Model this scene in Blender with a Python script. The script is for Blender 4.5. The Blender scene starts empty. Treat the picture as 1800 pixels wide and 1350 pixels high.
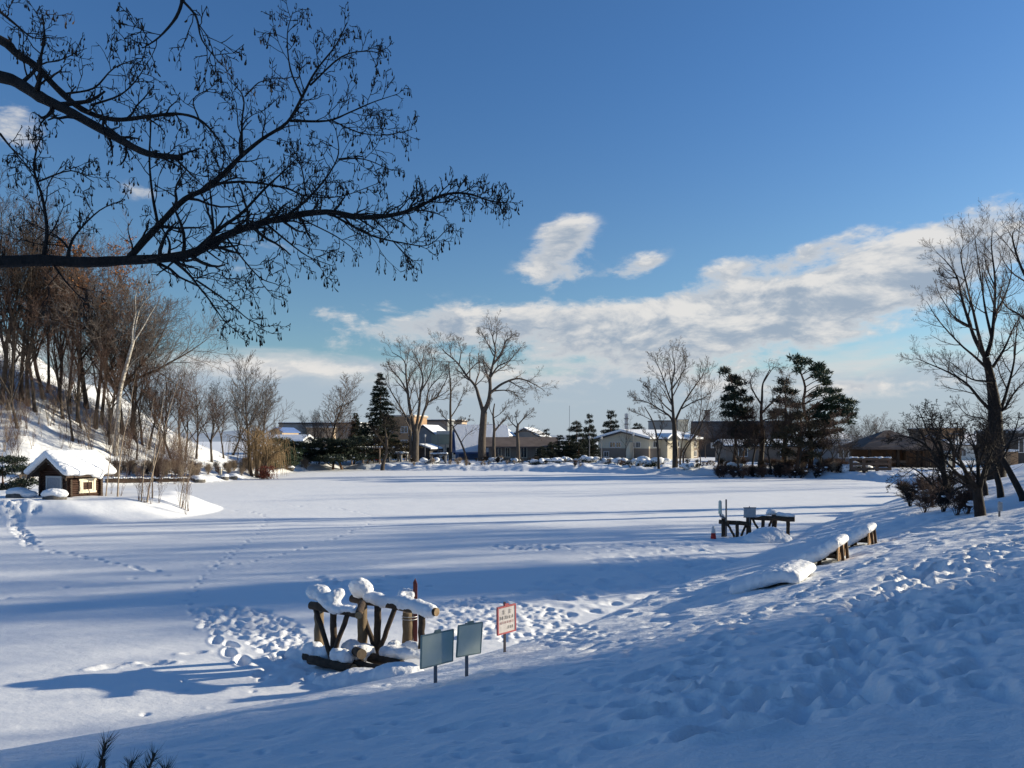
import bpy, bmesh, math, random
import numpy as np
from mathutils import Vector, Matrix
R = math.radians
scene = bpy.context.scene
COL = scene.collection

# ---------------------------------------------------------------- camera, world, sun
EYE = 3.8                      # camera height above the ice
F = 1334.0                     # focal length in pixels of an 1800 px wide frame
cam_data = bpy.data.cameras.new('camera'); cam = bpy.data.objects.new('camera', cam_data); COL.objects.link(cam)
cam.location = (0, 0, EYE); cam.rotation_euler = (R(90), 0, 0)
cam_data.sensor_width = 36; cam_data.lens = 36 * F / 1800; cam_data.shift_y = 100 / 1800
cam_data.clip_start = .05; cam_data.clip_end = 9000
scene.camera = cam
scene.view_settings.view_transform = 'Standard'; scene.view_settings.look = 'None'
scene.view_settings.gamma = 1; scene.view_settings.use_curve_mapping = False
scene.view_settings.exposure = .65
scene.render.engine = 'CYCLES'
scene.cycles.max_bounces = 5; scene.cycles.diffuse_bounces = 3; scene.cycles.glossy_bounces = 2
scene.cycles.transparent_max_bounces = 6; scene.cycles.use_denoising = True

SUN_EL = R(16); SUN_AZ = math.atan2(.955, .26)        # clockwise from +Y
sun_dir = Vector((math.sin(SUN_AZ) * math.cos(SUN_EL), math.cos(SUN_AZ) * math.cos(SUN_EL), math.sin(SUN_EL)))
sd = bpy.data.lights.new('sun', 'SUN'); sd.energy = 5.0; sd.angle = R(.7); sd.color = (1, .885, .67)
so = bpy.data.objects.new('sun', sd); COL.objects.link(so)
so.rotation_euler = sun_dir.to_track_quat('Z', 'Y').to_euler()

class NT:
    """tiny expression helper over a node tree"""
    def __init__(s, t): s.t = t
    def v(s, o, i, n):
        if isinstance(o, (int, float)): n.inputs[i].default_value = o
        else: s.t.links.new(o, n.inputs[i])
    def m(s, op, a, b=0.0, c=None, clamp=False):
        n = s.t.nodes.new('ShaderNodeMath'); n.operation = op; n.use_clamp = clamp
        s.v(a, 0, n); s.v(b, 1, n)
        if c is not None: s.v(c, 2, n)
        return n.outputs[0]
    def ss(s, x, a, b, lo=0.0, hi=1.0):
        n = s.t.nodes.new('ShaderNodeMapRange'); n.interpolation_type = 'SMOOTHSTEP'
        s.v(x, 0, n); n.inputs[1].default_value = a; n.inputs[2].default_value = b
        n.inputs[3].default_value = lo; n.inputs[4].default_value = hi
        return n.outputs[0]
    def mix(s, f, a, b, mode='MIX'):
        n = s.t.nodes.new('ShaderNodeMix'); n.data_type = 'RGBA'; n.blend_type = mode
        s.v(f, 0, n)
        for i, c in ((6, a), (7, b)):
            if isinstance(c, tuple): n.inputs[i].default_value = (*c, 1) if len(c) == 3 else c
            else: s.t.links.new(c, n.inputs[i])
        return n.outputs[2]
    def noise(s, vec, scale, detail=4, rough=.55, dist=0.0):
        n = s.t.nodes.new('ShaderNodeTexNoise'); n.inputs['Scale'].default_value = scale
        n.inputs['Detail'].default_value = detail; n.inputs['Roughness'].default_value = rough
        n.inputs['Distortion'].default_value = dist
        if vec is not None: s.t.links.new(vec, n.inputs['Vector'])
        return n.outputs['Fac']
    def comb(s, x, y, z):
        n = s.t.nodes.new('ShaderNodeCombineXYZ'); s.v(x, 0, n); s.v(y, 1, n); s.v(z, 2, n)
        return n.outputs[0]

world = bpy.data.worlds.new('World'); scene.world = world; world.use_nodes = True
wt = world.node_tree; wt.nodes.clear(); W = NT(wt)
SKY_STRENGTH = .075
sky = wt.nodes.new('ShaderNodeTexSky'); sky.sky_type = 'NISHITA'; sky.sun_disc = False
sky.sun_elevation = SUN_EL; sky.sun_rotation = SUN_AZ
sky.air_density = 1.0; sky.dust_density = .4; sky.ozone_density = 2.6; sky.altitude = 100
tc = wt.nodes.new('ShaderNodeTexCoord'); sp = wt.nodes.new('ShaderNodeSeparateXYZ'); wt.links.new(tc.outputs['Generated'], sp.inputs[0])
dx, dy, dz = sp.outputs
az = W.m('ARCTAN2', dx, dy)
hor = W.m('SQRT', W.m('ADD', W.m('MULTIPLY', dx, dx), W.m('MULTIPLY', dy, dy)))
el = W.m('ARCTAN2', dz, hor)
nvec = W.comb(W.m('MULTIPLY', az, 1.0), W.m('MULTIPLY', el, 2.2), .37)
n1 = W.noise(nvec, 8.5, 9, .62, .35)
n2 = W.noise(nvec, 26, 6, .62, .2)
svec = W.comb(W.m('ADD', az, .022), W.m('MULTIPLY_ADD', el, 2.2, .030), .37)
n1s = W.noise(svec, 8.5, 9, .62, .35)       # the same field a little towards the sun: gives billows a lit and a shaded side
n3 = W.noise(W.comb(W.m('MULTIPLY', az, .5), W.m('MULTIPLY', el, 3.0), 4.1), 9.0, 6, .55, .3)
# clouds: soft ellipses at fixed compass bearing and elevation, broken up by noise
PUFFS = [  # px, py, rx, ry, tilt(deg, rising right), weight
    (1010, 566, 240, 32, 4, 1.0), (1250, 548, 290, 36, 8, 1.1), (1480, 512, 240, 42, 14, 1.15), (1610, 455, 150, 44, 24, 1.1),
    (760, 572, 150, 26, 6, .85), (1330, 592, 140, 20, 6, .7), (1650, 500, 90, 50, 20, .75), (1580, 500, 60, 20, 5, .35),
    (995, 415, 46, 28, 20, .95), (965, 480, 54, 26, 5, .9), (985, 450, 40, 30, 60, .35), (1122, 468, 46, 20, 20, .62), (1285, 472, 50, 20, 10, .8),
    (1420, 447, 120, 16, 18, .62), (700, 527, 70, 12, 12, .42), (28, 215, 60, 50, 20, .62), (240, 336, 34, 15, 0, .45),
    (440, 440, 70, 30, 10, .5), (575, 437, 40, 26, 20, .55), (270, 450, 50, 25, 20, .45), (1480, 590, 60, 14, 5, .42), (575, 550, 30, 10, 0, .4),
    (1240, 642, 130, 22, 3, .62), (1040, 652, 170, 28, 2, .62), (650, 640, 140, 24, 4, .55), (1560, 668, 150, 20, 2, .6), (410, 645, 120, 18, 0, .5), (1330, 690, 200, 22, 0, .5)]
dens = None; lit = None
for (px, py, rx, ry, tilt, w) in PUFFS:
    ux = (px - 900) / F; a0 = math.atan(ux); e0 = math.atan((775 - py) / F / math.sqrt(1 + ux * ux))
    c, s_ = math.cos(R(tilt)), math.sin(R(tilt)); k = 1 / (1 + ux * ux) * F / 1.0
    ex = W.m('SUBTRACT', az, a0); ey = W.m('SUBTRACT', el, e0)
    fx, fy = F / rx * (1 + ux * ux), F / ry * math.sqrt(1 + ux * ux)
    u = W.m('MULTIPLY_ADD', ey, s_ * fx, W.m('MULTIPLY', ex, c * fx))
    v = W.m('MULTIPLY_ADD', ey, c * fy, W.m('MULTIPLY', ex, -s_ * fy))
    q = W.m('ADD', W.m('MULTIPLY', u, u), W.m('MULTIPLY', v, v))
    g = W.m('MULTIPLY', W.m('EXPONENT', W.m('MULTIPLY', q, -.8)), w)
    gv = W.m('MULTIPLY', g, W.m('MAXIMUM', v, -1.2))
    dens = g if dens is None else W.m('ADD', dens, g)
    lit = gv if lit is None else W.m('ADD', lit, gv)
lown = W.m('MULTIPLY_ADD', n3, .10, W.m('MULTIPLY', n1, .04))
low = W.ss(W.m('SUBTRACT', el, lown), .048, .012)          # thin stratus bank above the horizon, all round
cl = W.m('ADD', dens, W.m('MULTIPLY_ADD', W.m('SUBTRACT', n1, .5), 2.7, W.m('MULTIPLY', W.m('SUBTRACT', n2, .5), 1.3)))
mask = W.m('MULTIPLY', W.ss(cl, .26, .98), W.ss(dens, .08, .35), clamp=True)
shade = W.m('ADD', W.m('MULTIPLY', lit, .55), W.m('MULTIPLY_ADD', W.m('SUBTRACT', n1, n1s), 6.5, W.m('MULTIPLY', W.m('SUBTRACT', n2, .5), 1.6)))
whit = W.ss(shade, -.75, 1.15)
thick = W.ss(cl, .5, 1.5)
kc = 1 / SKY_STRENGTH
c_white = tuple(kc * x for x in (.50, .49, .475)); c_grey = tuple(kc * x for x in (.215, .262, .325))
c_low = tuple(kc * x for x in (.27, .32, .385)); c_low2 = tuple(kc * x for x in (.42, .425, .43))
ccol = W.mix(W.m('MAXIMUM', whit, W.m('SUBTRACT', .80, W.m('MULTIPLY', thick, 1.0))), c_grey, c_white)
lowcol = W.mix(W.ss(W.m('ADD', W.m('SUBTRACT', el, lown), W.m('MULTIPLY', W.m('SUBTRACT', n1, .5), .12)), -.01, .045), c_low, c_low2)
tint = W.mix(W.ss(el, .02, .5), (.86, .99, 1.02), (.58, .90, 1.22))
skyc = W.mix(1.0, sky.outputs[0], tint, 'MULTIPLY')
c1 = W.mix(W.m('MULTIPLY', low, .86), skyc, lowcol)
c2 = W.mix(W.m('MULTIPLY', mask, .95), c1, ccol)
bg = wt.nodes.new('ShaderNodeBackground'); bg.inputs[1].default_value = SKY_STRENGTH
wo = wt.nodes.new('ShaderNodeOutputWorld'); wt.links.new(c2, bg.inputs[0]); wt.links.new(bg.outputs[0], wo.inputs[0])
world.cycles.sampling_method = 'MANUAL'; world.cycles.sample_map_resolution = 512

# ---------------------------------------------------------------- helpers
def P(px, py, Y): return Vector(((px - 900) / F * Y, Y, EYE - (py - 775) / F * Y))
def tag(o, label=None, cat=None, group=None, kind=None):
    if label: o['label'] = label
    if cat: o['category'] = cat
    if group: o['group'] = group
    if kind: o['kind'] = kind
    return o
def link(o, parent=None):
    COL.objects.link(o)
    if parent is not None: o.parent = parent
    return o
def empty(name, loc, label, cat, group=None, rz=0.0):
    o = bpy.data.objects.new(name, None); o.empty_display_size = .2; COL.objects.link(o)
    o.location = loc; o.rotation_euler = (0, 0, rz)
    return tag(o, label, cat, group)
def mesh_np(name, V, quads=None, tris=None, mats=(), smooth=False, mi=None):
    me = bpy.data.meshes.new(name)
    V = np.asarray(V, dtype=np.float32); nq = 0 if quads is None else len(quads); nt = 0 if tris is None else len(tris)
    me.vertices.add(len(V)); me.vertices.foreach_set('co', V.ravel())
    loops = []
    if nq: loops.append(np.asarray(quads, dtype=np.int32).ravel())
    if nt: loops.append(np.asarray(tris, dtype=np.int32).ravel())
    lv = np.concatenate(loops) if loops else np.zeros(0, np.int32)
    me.loops.add(len(lv)); me.loops.foreach_set('vertex_index', lv)
    st = np.concatenate([np.arange(nq) * 4, nq * 4 + np.arange(nt) * 3]).astype(np.int32)
    me.polygons.add(nq + nt); me.polygons.foreach_set('loop_start', st)
    if smooth: me.polygons.foreach_set('use_smooth', np.ones(nq + nt, dtype=bool))
    if mi is not None: me.polygons.foreach_set('material_index', np.asarray(mi, dtype=np.int32))
    for m in mats: me.materials.append(m)
    me.update(calc_edges=True); me.validate()
    return me
def obj(name, me, parent=None, loc=None, rz=None):
    o = bpy.data.objects.new(name, me); COL.objects.link(o)
    if parent is not None: o.parent = parent
    if loc is not None: o.location = loc
    if rz is not None: o.rotation_euler = (0, 0, rz)
    return o
def copy_tree(o, parent=None):
    c = o.copy(); COL.objects.link(c)
    if parent is not None: c.parent = parent
    for ch in list(o.children): copy_tree(ch, c)
    return c

class MB:
    """collects boxes, cylinders, prisms; builds one mesh"""
    def __init__(s): s.V = []; s.Fc = []
    def add(s, vs, fs):
        n = len(s.V); s.V += [tuple(v) for v in vs]; s.Fc += [tuple(i + n for i in f) for f in fs]; return s
    def box(s, x0, x1, y0, y1, z0, z1):
        return s.add([(x0,y0,z0),(x1,y0,z0),(x1,y1,z0),(x0,y1,z0),(x0,y0,z1),(x1,y0,z1),(x1,y1,z1),(x0,y1,z1)],
                     [(0,3,2,1),(4,5,6,7),(0,1,5,4),(1,2,6,5),(2,3,7,6),(3,0,4,7)])
    def cyl(s, a, b, r0, r1=None, n=10, cap=True):
        a, b = Vector(a), Vector(b); r1 = r0 if r1 is None else r1
        d = (b - a).normalized(); u = d.orthogonal().normalized(); w = d.cross(u)
        vs = []
        for p, r in ((a, r0), (b, r1)):
            for i in range(n):
                t = 2 * math.pi * i / n; vs.append(p + (u * math.cos(t) + w * math.sin(t)) * r)
        fs = [(i, (i + 1) % n, n + (i + 1) % n, n + i) for i in range(n)]
        if cap: fs += [tuple(range(n - 1, -1, -1)), tuple(range(n, 2 * n))]
        return s.add(vs, fs)
    def prism(s, prof, a, b, axis='y'):
        """profile (list of 2D) extruded along an axis from a to b"""
        n = len(prof)
        if axis == 'y': f = lambda p, t: (p[0], t, p[1])
        elif axis == 'x': f = lambda p, t: (t, p[0], p[1])
        else: f = lambda p, t: (p[0], p[1], t)
        vs = [f(p, a) for p in prof] + [f(p, b) for p in prof]
        return s.add(vs, [(i, (i + 1) % n, n + (i + 1) % n, n + i) for i in range(n)] + [tuple(range(n - 1, -1, -1)), tuple(range(n, 2 * n))])
    def build(s, name, mat, parent=None, bevel=0.0, smooth=False, loc=None, rz=None):
        me = bpy.data.meshes.new(name); me.from_pydata(s.V, [], s.Fc); me.materials.append(mat)
        bm = bmesh.new(); bm.from_mesh(me); bmesh.ops.recalc_face_normals(bm, faces=bm.faces)
        if bevel: bmesh.ops.bevel(bm, geom=[e for e in bm.edges], offset=bevel, segments=2, affect='EDGES', profile=.6)
        bm.to_mesh(me); bm.free()
        if smooth:
            for p in me.polygons: p.use_smooth = len(p.vertices) == 4
        me.update()
        return obj(name, me, parent, loc, rz)

# ---------------------------------------------------------------- materials
def material(name, base, rough=.8, var=None, scale=6, detail=5, bump=0.0, bscale=20, coord='Object', stretch=None, spec=.3, metal=0.0, bdist=.02):
    m = bpy.data.materials.new(name); m.use_nodes = True; t = m.node_tree; n = NT(t); b = t.nodes['Principled BSDF']
    b.inputs['Roughness'].default_value = rough; b.inputs['Specular IOR Level'].default_value = spec; b.inputs['Metallic'].default_value = metal
    tc = t.nodes.new('ShaderNodeTexCoord'); vec = tc.outputs[coord]
    if stretch:
        mp = t.nodes.new('ShaderNodeMapping'); mp.inputs['Scale'].default_value = stretch; t.links.new(vec, mp.inputs[0]); vec = mp.outputs[0]
    if var:
        f = n.ss(n.noise(vec, scale, detail, .6), .32, .68)
        t.links.new(n.mix(f, base, var), b.inputs['Base Color'])
    else: b.inputs['Base Color'].default_value = (*base, 1)
    if bump:
        bp = t.nodes.new('ShaderNodeBump'); bp.inputs['Strength'].default_value = bump; bp.inputs['Distance'].default_value = bdist
        t.links.new(n.noise(vec, bscale, 6, .65), bp.inputs['Height']); t.links.new(bp.outputs[0], b.inputs['Normal'])
    return m
def snow_material(name, wind=True):
    m = bpy.data.materials.new(name); m.use_nodes = True; t = m.node_tree; n = NT(t); b = t.nodes['Principled BSDF']
    geo = t.nodes.new('ShaderNodeNewGeometry'); pos = geo.outputs['Position']
    f = n.noise(pos, .6, 4); t.links.new(n.mix(f, (.80, .82, .855), (.88, .895, .915)), b.inputs['Base Color'])
    b.inputs['Roughness'].default_value = .62; b.inputs['Specular IOR Level'].default_value = .25
    mp = t.nodes.new('ShaderNodeMapping'); mp.inputs['Scale'].default_value = (1, 1.6, 1) if wind else (1, 1, 1)
    mp.inputs['Rotation'].default_value = (0, 0, R(25)); t.links.new(pos, mp.inputs[0])
    h = n.m('MULTIPLY_ADD', n.noise(mp.outputs[0], 3.2, 6, .62), 1.0, n.m('MULTIPLY', n.noise(pos, 30, 4, .65), .13))
    bp = t.nodes.new('ShaderNodeBump'); bp.inputs['Strength'].default_value = .75; bp.inputs['Distance'].default_value = .085
    t.links.new(h, bp.inputs['Height']); t.links.new(bp.outputs[0], b.inputs['Normal'])
    return m
M = {}
M['snow'] = snow_material('snow'); M['snowcap'] = snow_material('snow_cap', False)
M['ice_snow'] = snow_material('pond_snow')
for nd in M['ice_snow'].node_tree.nodes:
    if nd.type == 'BUMP': nd.inputs['Strength'].default_value = .38; nd.inputs['Distance'].default_value = .05
M['bark'] = material('bark', (.045, .034, .026), .9, (.085, .068, .055), 9, bump=.7, bscale=26, stretch=(1, 1, .25))
M['bark_dark'] = material('bark_dark', (.018, .014, .012), .9, (.035, .028, .024), 14, bump=.8, bscale=40, stretch=(1, 1, .4))
M['bark_grey'] = material('bark_grey', (.065, .053, .045), .9, (.12, .098, .08), 8, bump=.6, bscale=24, stretch=(1, 1, .25))
M['bark_birch'] = material('bark_birch', (.55, .52, .46), .8, (.25, .22, .19), 3, bump=.3, bscale=20, stretch=(1, 1, 2.5))
M['bark_pine'] = material('bark_pine', (.07, .04, .026), .9, (.14, .08, .05), 6, bump=.8, bscale=18, stretch=(1, 1, .3))
M['twig'] = material('twig', (.075, .054, .042), .9, (.12, .086, .066), 1.2)
M['twig_dark'] = material('twig_dark', (.022, .017, .015), .9, (.035, .028, .024), 2)
M['twig_red'] = material('twig_red', (.080, .050, .040), .9, (.13, .082, .062), 1.5)
M['twig_tan'] = material('twig_tan', (.17, .115, .06), .9, (.26, .18, .10), 1.5)
M['twig_pale'] = material('twig_pale', (.22, .17, .125), .9, (.32, .26, .20), 1.5)
M['twig_grey'] = material('twig_grey', (.10, .082, .070), .9, (.15, .125, .11), 1.2)
M['dead_leaf'] = material('dead_leaf', (.24, .10, .035), .8, (.32, .14, .05), 2)
M['red_leaf'] = material('red_leaf', (.16, .035, .022), .8, (.24, .07, .04), 2)
M['seed'] = material('seed', (.030, .022, .016), .8, (.06, .042, .028), 5)
M['needle'] = material('needle', (.010, .019, .013), .75, (.026, .038, .023), 1.3, detail=6)
M['needle_pine'] = material('needle_pine', (.016, .034, .020), .7, (.045, .068, .034), 1.1, detail=6)
M['needle_brown'] = material('needle_brown', (.045, .038, .024), .8, (.08, .065, .038), 1.1, detail=6)
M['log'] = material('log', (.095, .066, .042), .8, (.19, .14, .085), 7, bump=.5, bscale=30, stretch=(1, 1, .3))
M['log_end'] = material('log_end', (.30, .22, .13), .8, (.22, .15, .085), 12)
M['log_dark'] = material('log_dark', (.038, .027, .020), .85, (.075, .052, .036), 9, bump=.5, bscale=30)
M['log_hut'] = material('log_hut', (.030, .014, .009), .8, (.062, .029, .018), 12, bump=.4, bscale=40)
M['red_paint'] = material('red_paint', (.42, .10, .11), .55, (.34, .08, .09), 12)
M['red_wood'] = material('red_wood', (.13, .03, .028), .7, (.085, .022, .02), 20)
M['sign_white'] = material('sign_white', (.58, .55, .54), .6, (.50, .47, .46), 12)
M['white_paint'] = material('white_paint', (.70, .68, .66), .6, (.62, .60, .58), 9)
M['cream'] = material('cream', (.72, .64, .50), .7, (.62, .54, .40), 10)
M['sign_back'] = material('sign_back', (.50, .58, .50), .45, (.56, .63, .56), 4, spec=.4)
M['sign_edge'] = material('sign_edge', (.20, .28, .26), .5)
M['sign_grey'] = material('sign_grey', (.33, .35, .37), .55, (.40, .42, .44), 8)
M['post_grey'] = material('post_grey', (.16, .17, .19), .5, (.11, .11, .12), 20)
M['post_wood'] = material('post_wood', (.34, .25, .19), .8, (.24, .17, .13), 10)
M['ink'] = material('ink', (.13, .13, .14), .7, (.30, .29, .29), 60); M['ink_red'] = material('ink_red', (.48, .24, .24), .7, (.5, .38, .37), 60)
M['wire'] = material('wire', (.5, .5, .5), .4, metal=.6)
M['plank'] = material('plank', (.50, .31, .16), .75, (.40, .23, .11), 9, bump=.3, bscale=30, stretch=(.4, 3, 3))
M['wood_dark'] = material('wood_dark', (.040, .026, .018), .8, (.06, .04, .028), 12)
M['cone_red'] = material('cone_red', (.55, .04, .03), .5)
M['glass'] = material('window_glass', (.02, .025, .03), .08, spec=.6)
M['shutter'] = material('shutter', (.22, .24, .28), .6, (.28, .30, .34), 14)
M['rock'] = material('rock', (.08, .075, .07), .9, (.14, .13, .12), 6, bump=.6, bscale=14)
def wall(name, a, b): M[name] = material(name, a, .85, b, .9, bump=.15, bscale=6)
wall('wall_beige', (.56, .50, .38), (.52, .46, .35)); wall('wall_taupe', (.24, .19, .15), (.21, .165, .13))
wall('wall_white', (.62, .60, .55), (.56, .54, .50)); wall('wall_grey', (.20, .21, .22), (.17, .18, .19))
wall('wall_orange', (.36, .23, .13), (.31, .19, .11)); wall('wall_brown', (.16, .10, .07), (.12, .08, .055))
wall('wall_dark', (.055, .05, .048), (.075, .068, .062)); wall('wall_tan', (.40, .31, .23), (.36, .28, .20))
wall('wall_green', (.25, .27, .22), (.22, .24, .19)); wall('wall_blue', (.10, .15, .24), (.08, .12, .20))
wall('roof_dark', (.045, .045, .05), (.065, .065, .07)); wall('roof_brown', (.16, .125, .11), (.11, .085, .075))
wall('roof_blue', (.08, .14, .32), (.10, .17, .36)); wall('concrete', (.30, .29, .28), (.25, .24, .23))
# ---------------------------------------------------------------- terrain
_rs = np.random.RandomState(5); _perm = _rs.rand(512, 512)
def vnoise(x, y):
    xi = np.floor(x).astype(int); yi = np.floor(y).astype(int); fx = x - xi; fy = y - yi
    fx = fx * fx * (3 - 2 * fx); fy = fy * fy * (3 - 2 * fy)
    a = _perm[xi & 511, yi & 511]; b = _perm[(xi + 1) & 511, yi & 511]; c = _perm[xi & 511, (yi + 1) & 511]; d = _perm[(xi + 1) & 511, (yi + 1) & 511]
    return (a * (1 - fx) + b * fx) * (1 - fy) + (c * (1 - fx) + d * fx) * fy - .5
def fbm(x, y, o=4, g=.5):
    s = 0; a = 1.0
    for i in range(o):
        s = s + a * vnoise(x * 2 ** i + 17.3 * i, y * 2 ** i + 9.1 * i); a *= g
    return s
def sst(a, b, x):
    t = np.clip((x - a) / (b - a), 0, 1); return t * t * (3 - 2 * t)
POND = np.array([(-60,-8),(-30,1),(-14,5.6),(-8,8.2),(-6.2,9.2),(-4.6,10.2),(-2.9,11.3),(-1.6,12.3),(-.2,13.8),(1.6,15.8),(5.2,21.2),(9.4,27),
    (12.8,32.5),(18,40),(25,49),(31,58),(34.5,66),(34,74),(31,79),(24.5,82),(13.3,88),(6.9,92),(0,95.5),(-14.6,98),(-22.8,101.5),(-26,98),(-26.5,88),(-26.2,79),
    (-26.9,71),(-28.6,67.5),(-33.8,62.6),(-40,58),(-60,56),(-90,30),(-90,0)], dtype=float)
def sdist(x, y):
    """signed distance to the pond outline, positive on land"""
    d = np.full(x.shape, 1e9); ins = np.zeros(x.shape, bool); n = len(POND)
    for i in range(n):
        ax, ay = POND[i]; bx, by = POND[(i + 1) % n]; ex, ey = bx - ax, by - ay
        t = np.clip(((x - ax) * ex + (y - ay) * ey) / (ex * ex + ey * ey), 0, 1)
        d = np.minimum(d, (x - ax - t * ex) ** 2 + (y - ay - t * ey) ** 2)
        cr = ((ay > y) != (by > y)); ins ^= cr & (x < (bx - ax) * (y - ay) / (by - ay + 1e-12) + ax)
    return np.where(ins, -1, 1) * np.sqrt(d)
def mound(x, y):
    a = R(12); u = (x + 24.6) * math.cos(a) - (y - 41) * math.sin(a); v = (x + 24.6) * math.sin(a) + (y - 41) * math.cos(a)
    q = 1 - (u / 8.9) ** 2 - (v / 7.2) ** 2
    return q
def height(x, y):
    x = np.asarray(x, float); y = np.asarray(y, float)
    d = sdist(x, y) + .5 * fbm(x * .45, y * .45, 3) * sst(20, 40, y)
    far = sst(58, 74, y); dd = np.maximum(d, 0)
    near = .10 * sst(0, .8, d) + np.where(dd * .24 < 1.8, dd * .24, 1.8 + .75 * (1 - np.exp(-(dd * .24 - 1.8) / .75)))
    near = near + .05 * fbm(x * .7, y * 1.1, 3) * sst(0, 2, d) + .22 * fbm(x * .16 + 3, y * .22, 2) * sst(1, 6, d)
    rise = sst(12, 30, x - 8) * sst(16, -4, y) * 3.2          # the bank climbs out of frame on the right
    farz = .42 * sst(0, 1.6, d) + .30 * sst(2, 10, d) + .55 * np.abs(fbm(x * .55, y * .55, 3)) * sst(0, 1.5, d) * sst(16, 3, d) + .3 * fbm(x * .05, y * .05, 2)
    farz = farz * sst(-.4, .6, d) + .05
    hill = np.clip(3.2 + (-33.7 - x) * .46, 0, 24); hill = hill + 1.2 * np.exp(-((x + 31) / 6) ** 2) * 0
    hill = hill * sst(112, 84, y) * sst(1.5, 19, d) * sst(52, 62, y - (x + 34) * -.05) * sst(-24, -31, x)
    hill = hill * (1 + .25 * fbm(x * .12, y * .12, 2)) + .35 * fbm(x * .5, y * .5, 3) * np.minimum(hill, 1)
    z = near * (1 - far) + farz * far + rise + hill
    pondz = .02 * fbm(x * .25, y * .5, 3) + .012 * fbm(x * 1.3, y * 2.6, 3)
    q = mound(x, y); mz = .82 * sst(0, .55, q) + .10 * sst(0, .08, q) + .10 * fbm(x * .6, y * .9, 3) * sst(0, .5, q)
    ps = np.where(q > 0, pondz + mz, pondz)
    land = (d > 0)
    return np.where(land, np.maximum(z, 0) + .02, ps), land
def hz(x, y): return float(height(np.array([x]), np.array([y]))[0][0])
def ground_at(px, py, ymax=400):
    """first point of the ground under an image direction"""
    Y = np.geomspace(5, ymax, 5000); X = (px - 900) / F * Y; ray = EYE - (py - 775) / F * Y
    h, _ = height(X, Y); k = np.argmax(ray <= h)
    if ray[k] > h[k]: k = len(Y) - 1
    return Vector((X[k], Y[k], h[k]))
def on_ground(px, Y):
    X = (px - 900) / F * Y; return Vector((X, Y, hz(X, Y)))

# relief raster: footprints, tracks, trampled snow
RX0, RX1, RY0, RY1, RS = -27., 24., 2., 50., .03
RW, RH = int((RX1 - RX0) / RS), int((RY1 - RY0) / RS); RAS = np.zeros((RH, RW), np.float32)
rng = random.Random(11)
def stamp(x, y, l, w, ang, depth, rim=.3, sharp=2.0):
    rad = max(l, w) * 1.9; i0, i1 = int((x - rad - RX0) / RS), int((x + rad - RX0) / RS) + 1; j0, j1 = int((y - rad - RY0) / RS), int((y + rad - RY0) / RS) + 1
    i0, j0 = max(i0, 0), max(j0, 0); i1, j1 = min(i1, RW), min(j1, RH)
    if i1 <= i0 or j1 <= j0: return
    gx = RX0 + RS * (np.arange(i0, i1) + .5) - x; gy = RY0 + RS * (np.arange(j0, j1) + .5) - y; gx, gy = np.meshgrid(gx, gy)
    c, s = math.cos(ang), math.sin(ang); u = (gx * c + gy * s) / l; v = (-gx * s + gy * c) / w; q = np.sqrt(u * u + v * v)
    RAS[j0:j1, i0:i1] += -depth * np.exp(-q ** (2 * sharp)) + depth * rim * np.exp(-((q - 1.25) / .28) ** 2)
def G(px, py): g = ground_at(px, py); return g.x, g.y
def walk(pts, step, l, w, depth, side=.1, jit=.05, animal=False):
    W2 = [G(*p) for p in pts]; k = 0
    for (ax, ay), (bx, by) in zip(W2[:-1], W2[1:]):
        L = math.hypot(bx - ax, by - ay); n = max(1, int(L / step)); a = math.atan2(by - ay, bx - ax)
        for i in range(n):
            t = (i + rng.uniform(-.15, .15)) / n; sgn = 1 if k % 2 else -1; k += 1
            stamp(ax + (bx - ax) * t - math.sin(a) * side * sgn + rng.gauss(0, jit), ay + (by - ay) * t + math.cos(a) * side * sgn + rng.gauss(0, jit),
                  l * rng.uniform(.8, 1.25), w * rng.uniform(.8, 1.25), a + rng.gauss(0, .2), depth * rng.uniform(.7, 1.2))
def inside(x, y, poly):
    c = False; n = len(poly)
    for i in range(n):
        (ax, ay), (bx, by) = poly[i], poly[(i + 1) % n]
        if (ay > y) != (by > y) and x < (bx - ax) * (y - ay) / (by - ay) + ax: c = not c
    return c
def trample(polypx, n, l, depth, lump=.5, rim=.3, ang=None):
    poly = [G(*p) for p in polypx]; xs = [p[0] for p in poly]; ys = [p[1] for p in poly]; k = 0; tries = 0
    while k < n and tries < n * 12:
        tries += 1; x, y = rng.uniform(min(xs), max(xs)), rng.uniform(min(ys), max(ys))
        if not inside(x, y, poly): continue
        k += 1; s = l * rng.uniform(.55, 1.3); sign = -lump if rng.random() < .4 else 1
        stamp(x, y, s, s * (rng.uniform(.4, .9) if ang is None else rng.uniform(.36, .6)), rng.uniform(0, 6.3) if ang is None else R(ang) + rng.gauss(0, .45), depth * sign * rng.uniform(.5, 1.1), rim if sign > 0 else 0, rng.uniform(1, 2))
# animal tracks on the ice
walk([(18,1051),(110,1034),(290,1011),(370,998),(450,985),(540,962),(600,942),(640,925),(662,908)], .75, .13, .075, .05, .05, .04)
walk([(332,1062),(350,1022),(388,986),(440,948),(470,915),(466,905),(430,897),(360,890)], .42, .085, .06, .05, .07, .03)
walk([(26,920),(40,948),(62,962),(120,973),(200,990),(292,1008)], .55, .16, .10, .06, .06, .05)
walk([(662,908),(640,902),(590,893),(500,888)], .6, .1, .07, .04, .04, .03)
walk([(362,1100),(392,1125),(410,1150),(430,1182)], .5, .24, .09, .12, .05, .03)
walk([(28,905),(34,935),(60,958)], .45, .3, .16, .12, .1, .05)
for p in ((205,1169),(178,1176),(190,1173),(265,1165),(282,1167),(340,1148)): stamp(*G(*p), .22, .07, .3, .06, .5)
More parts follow.
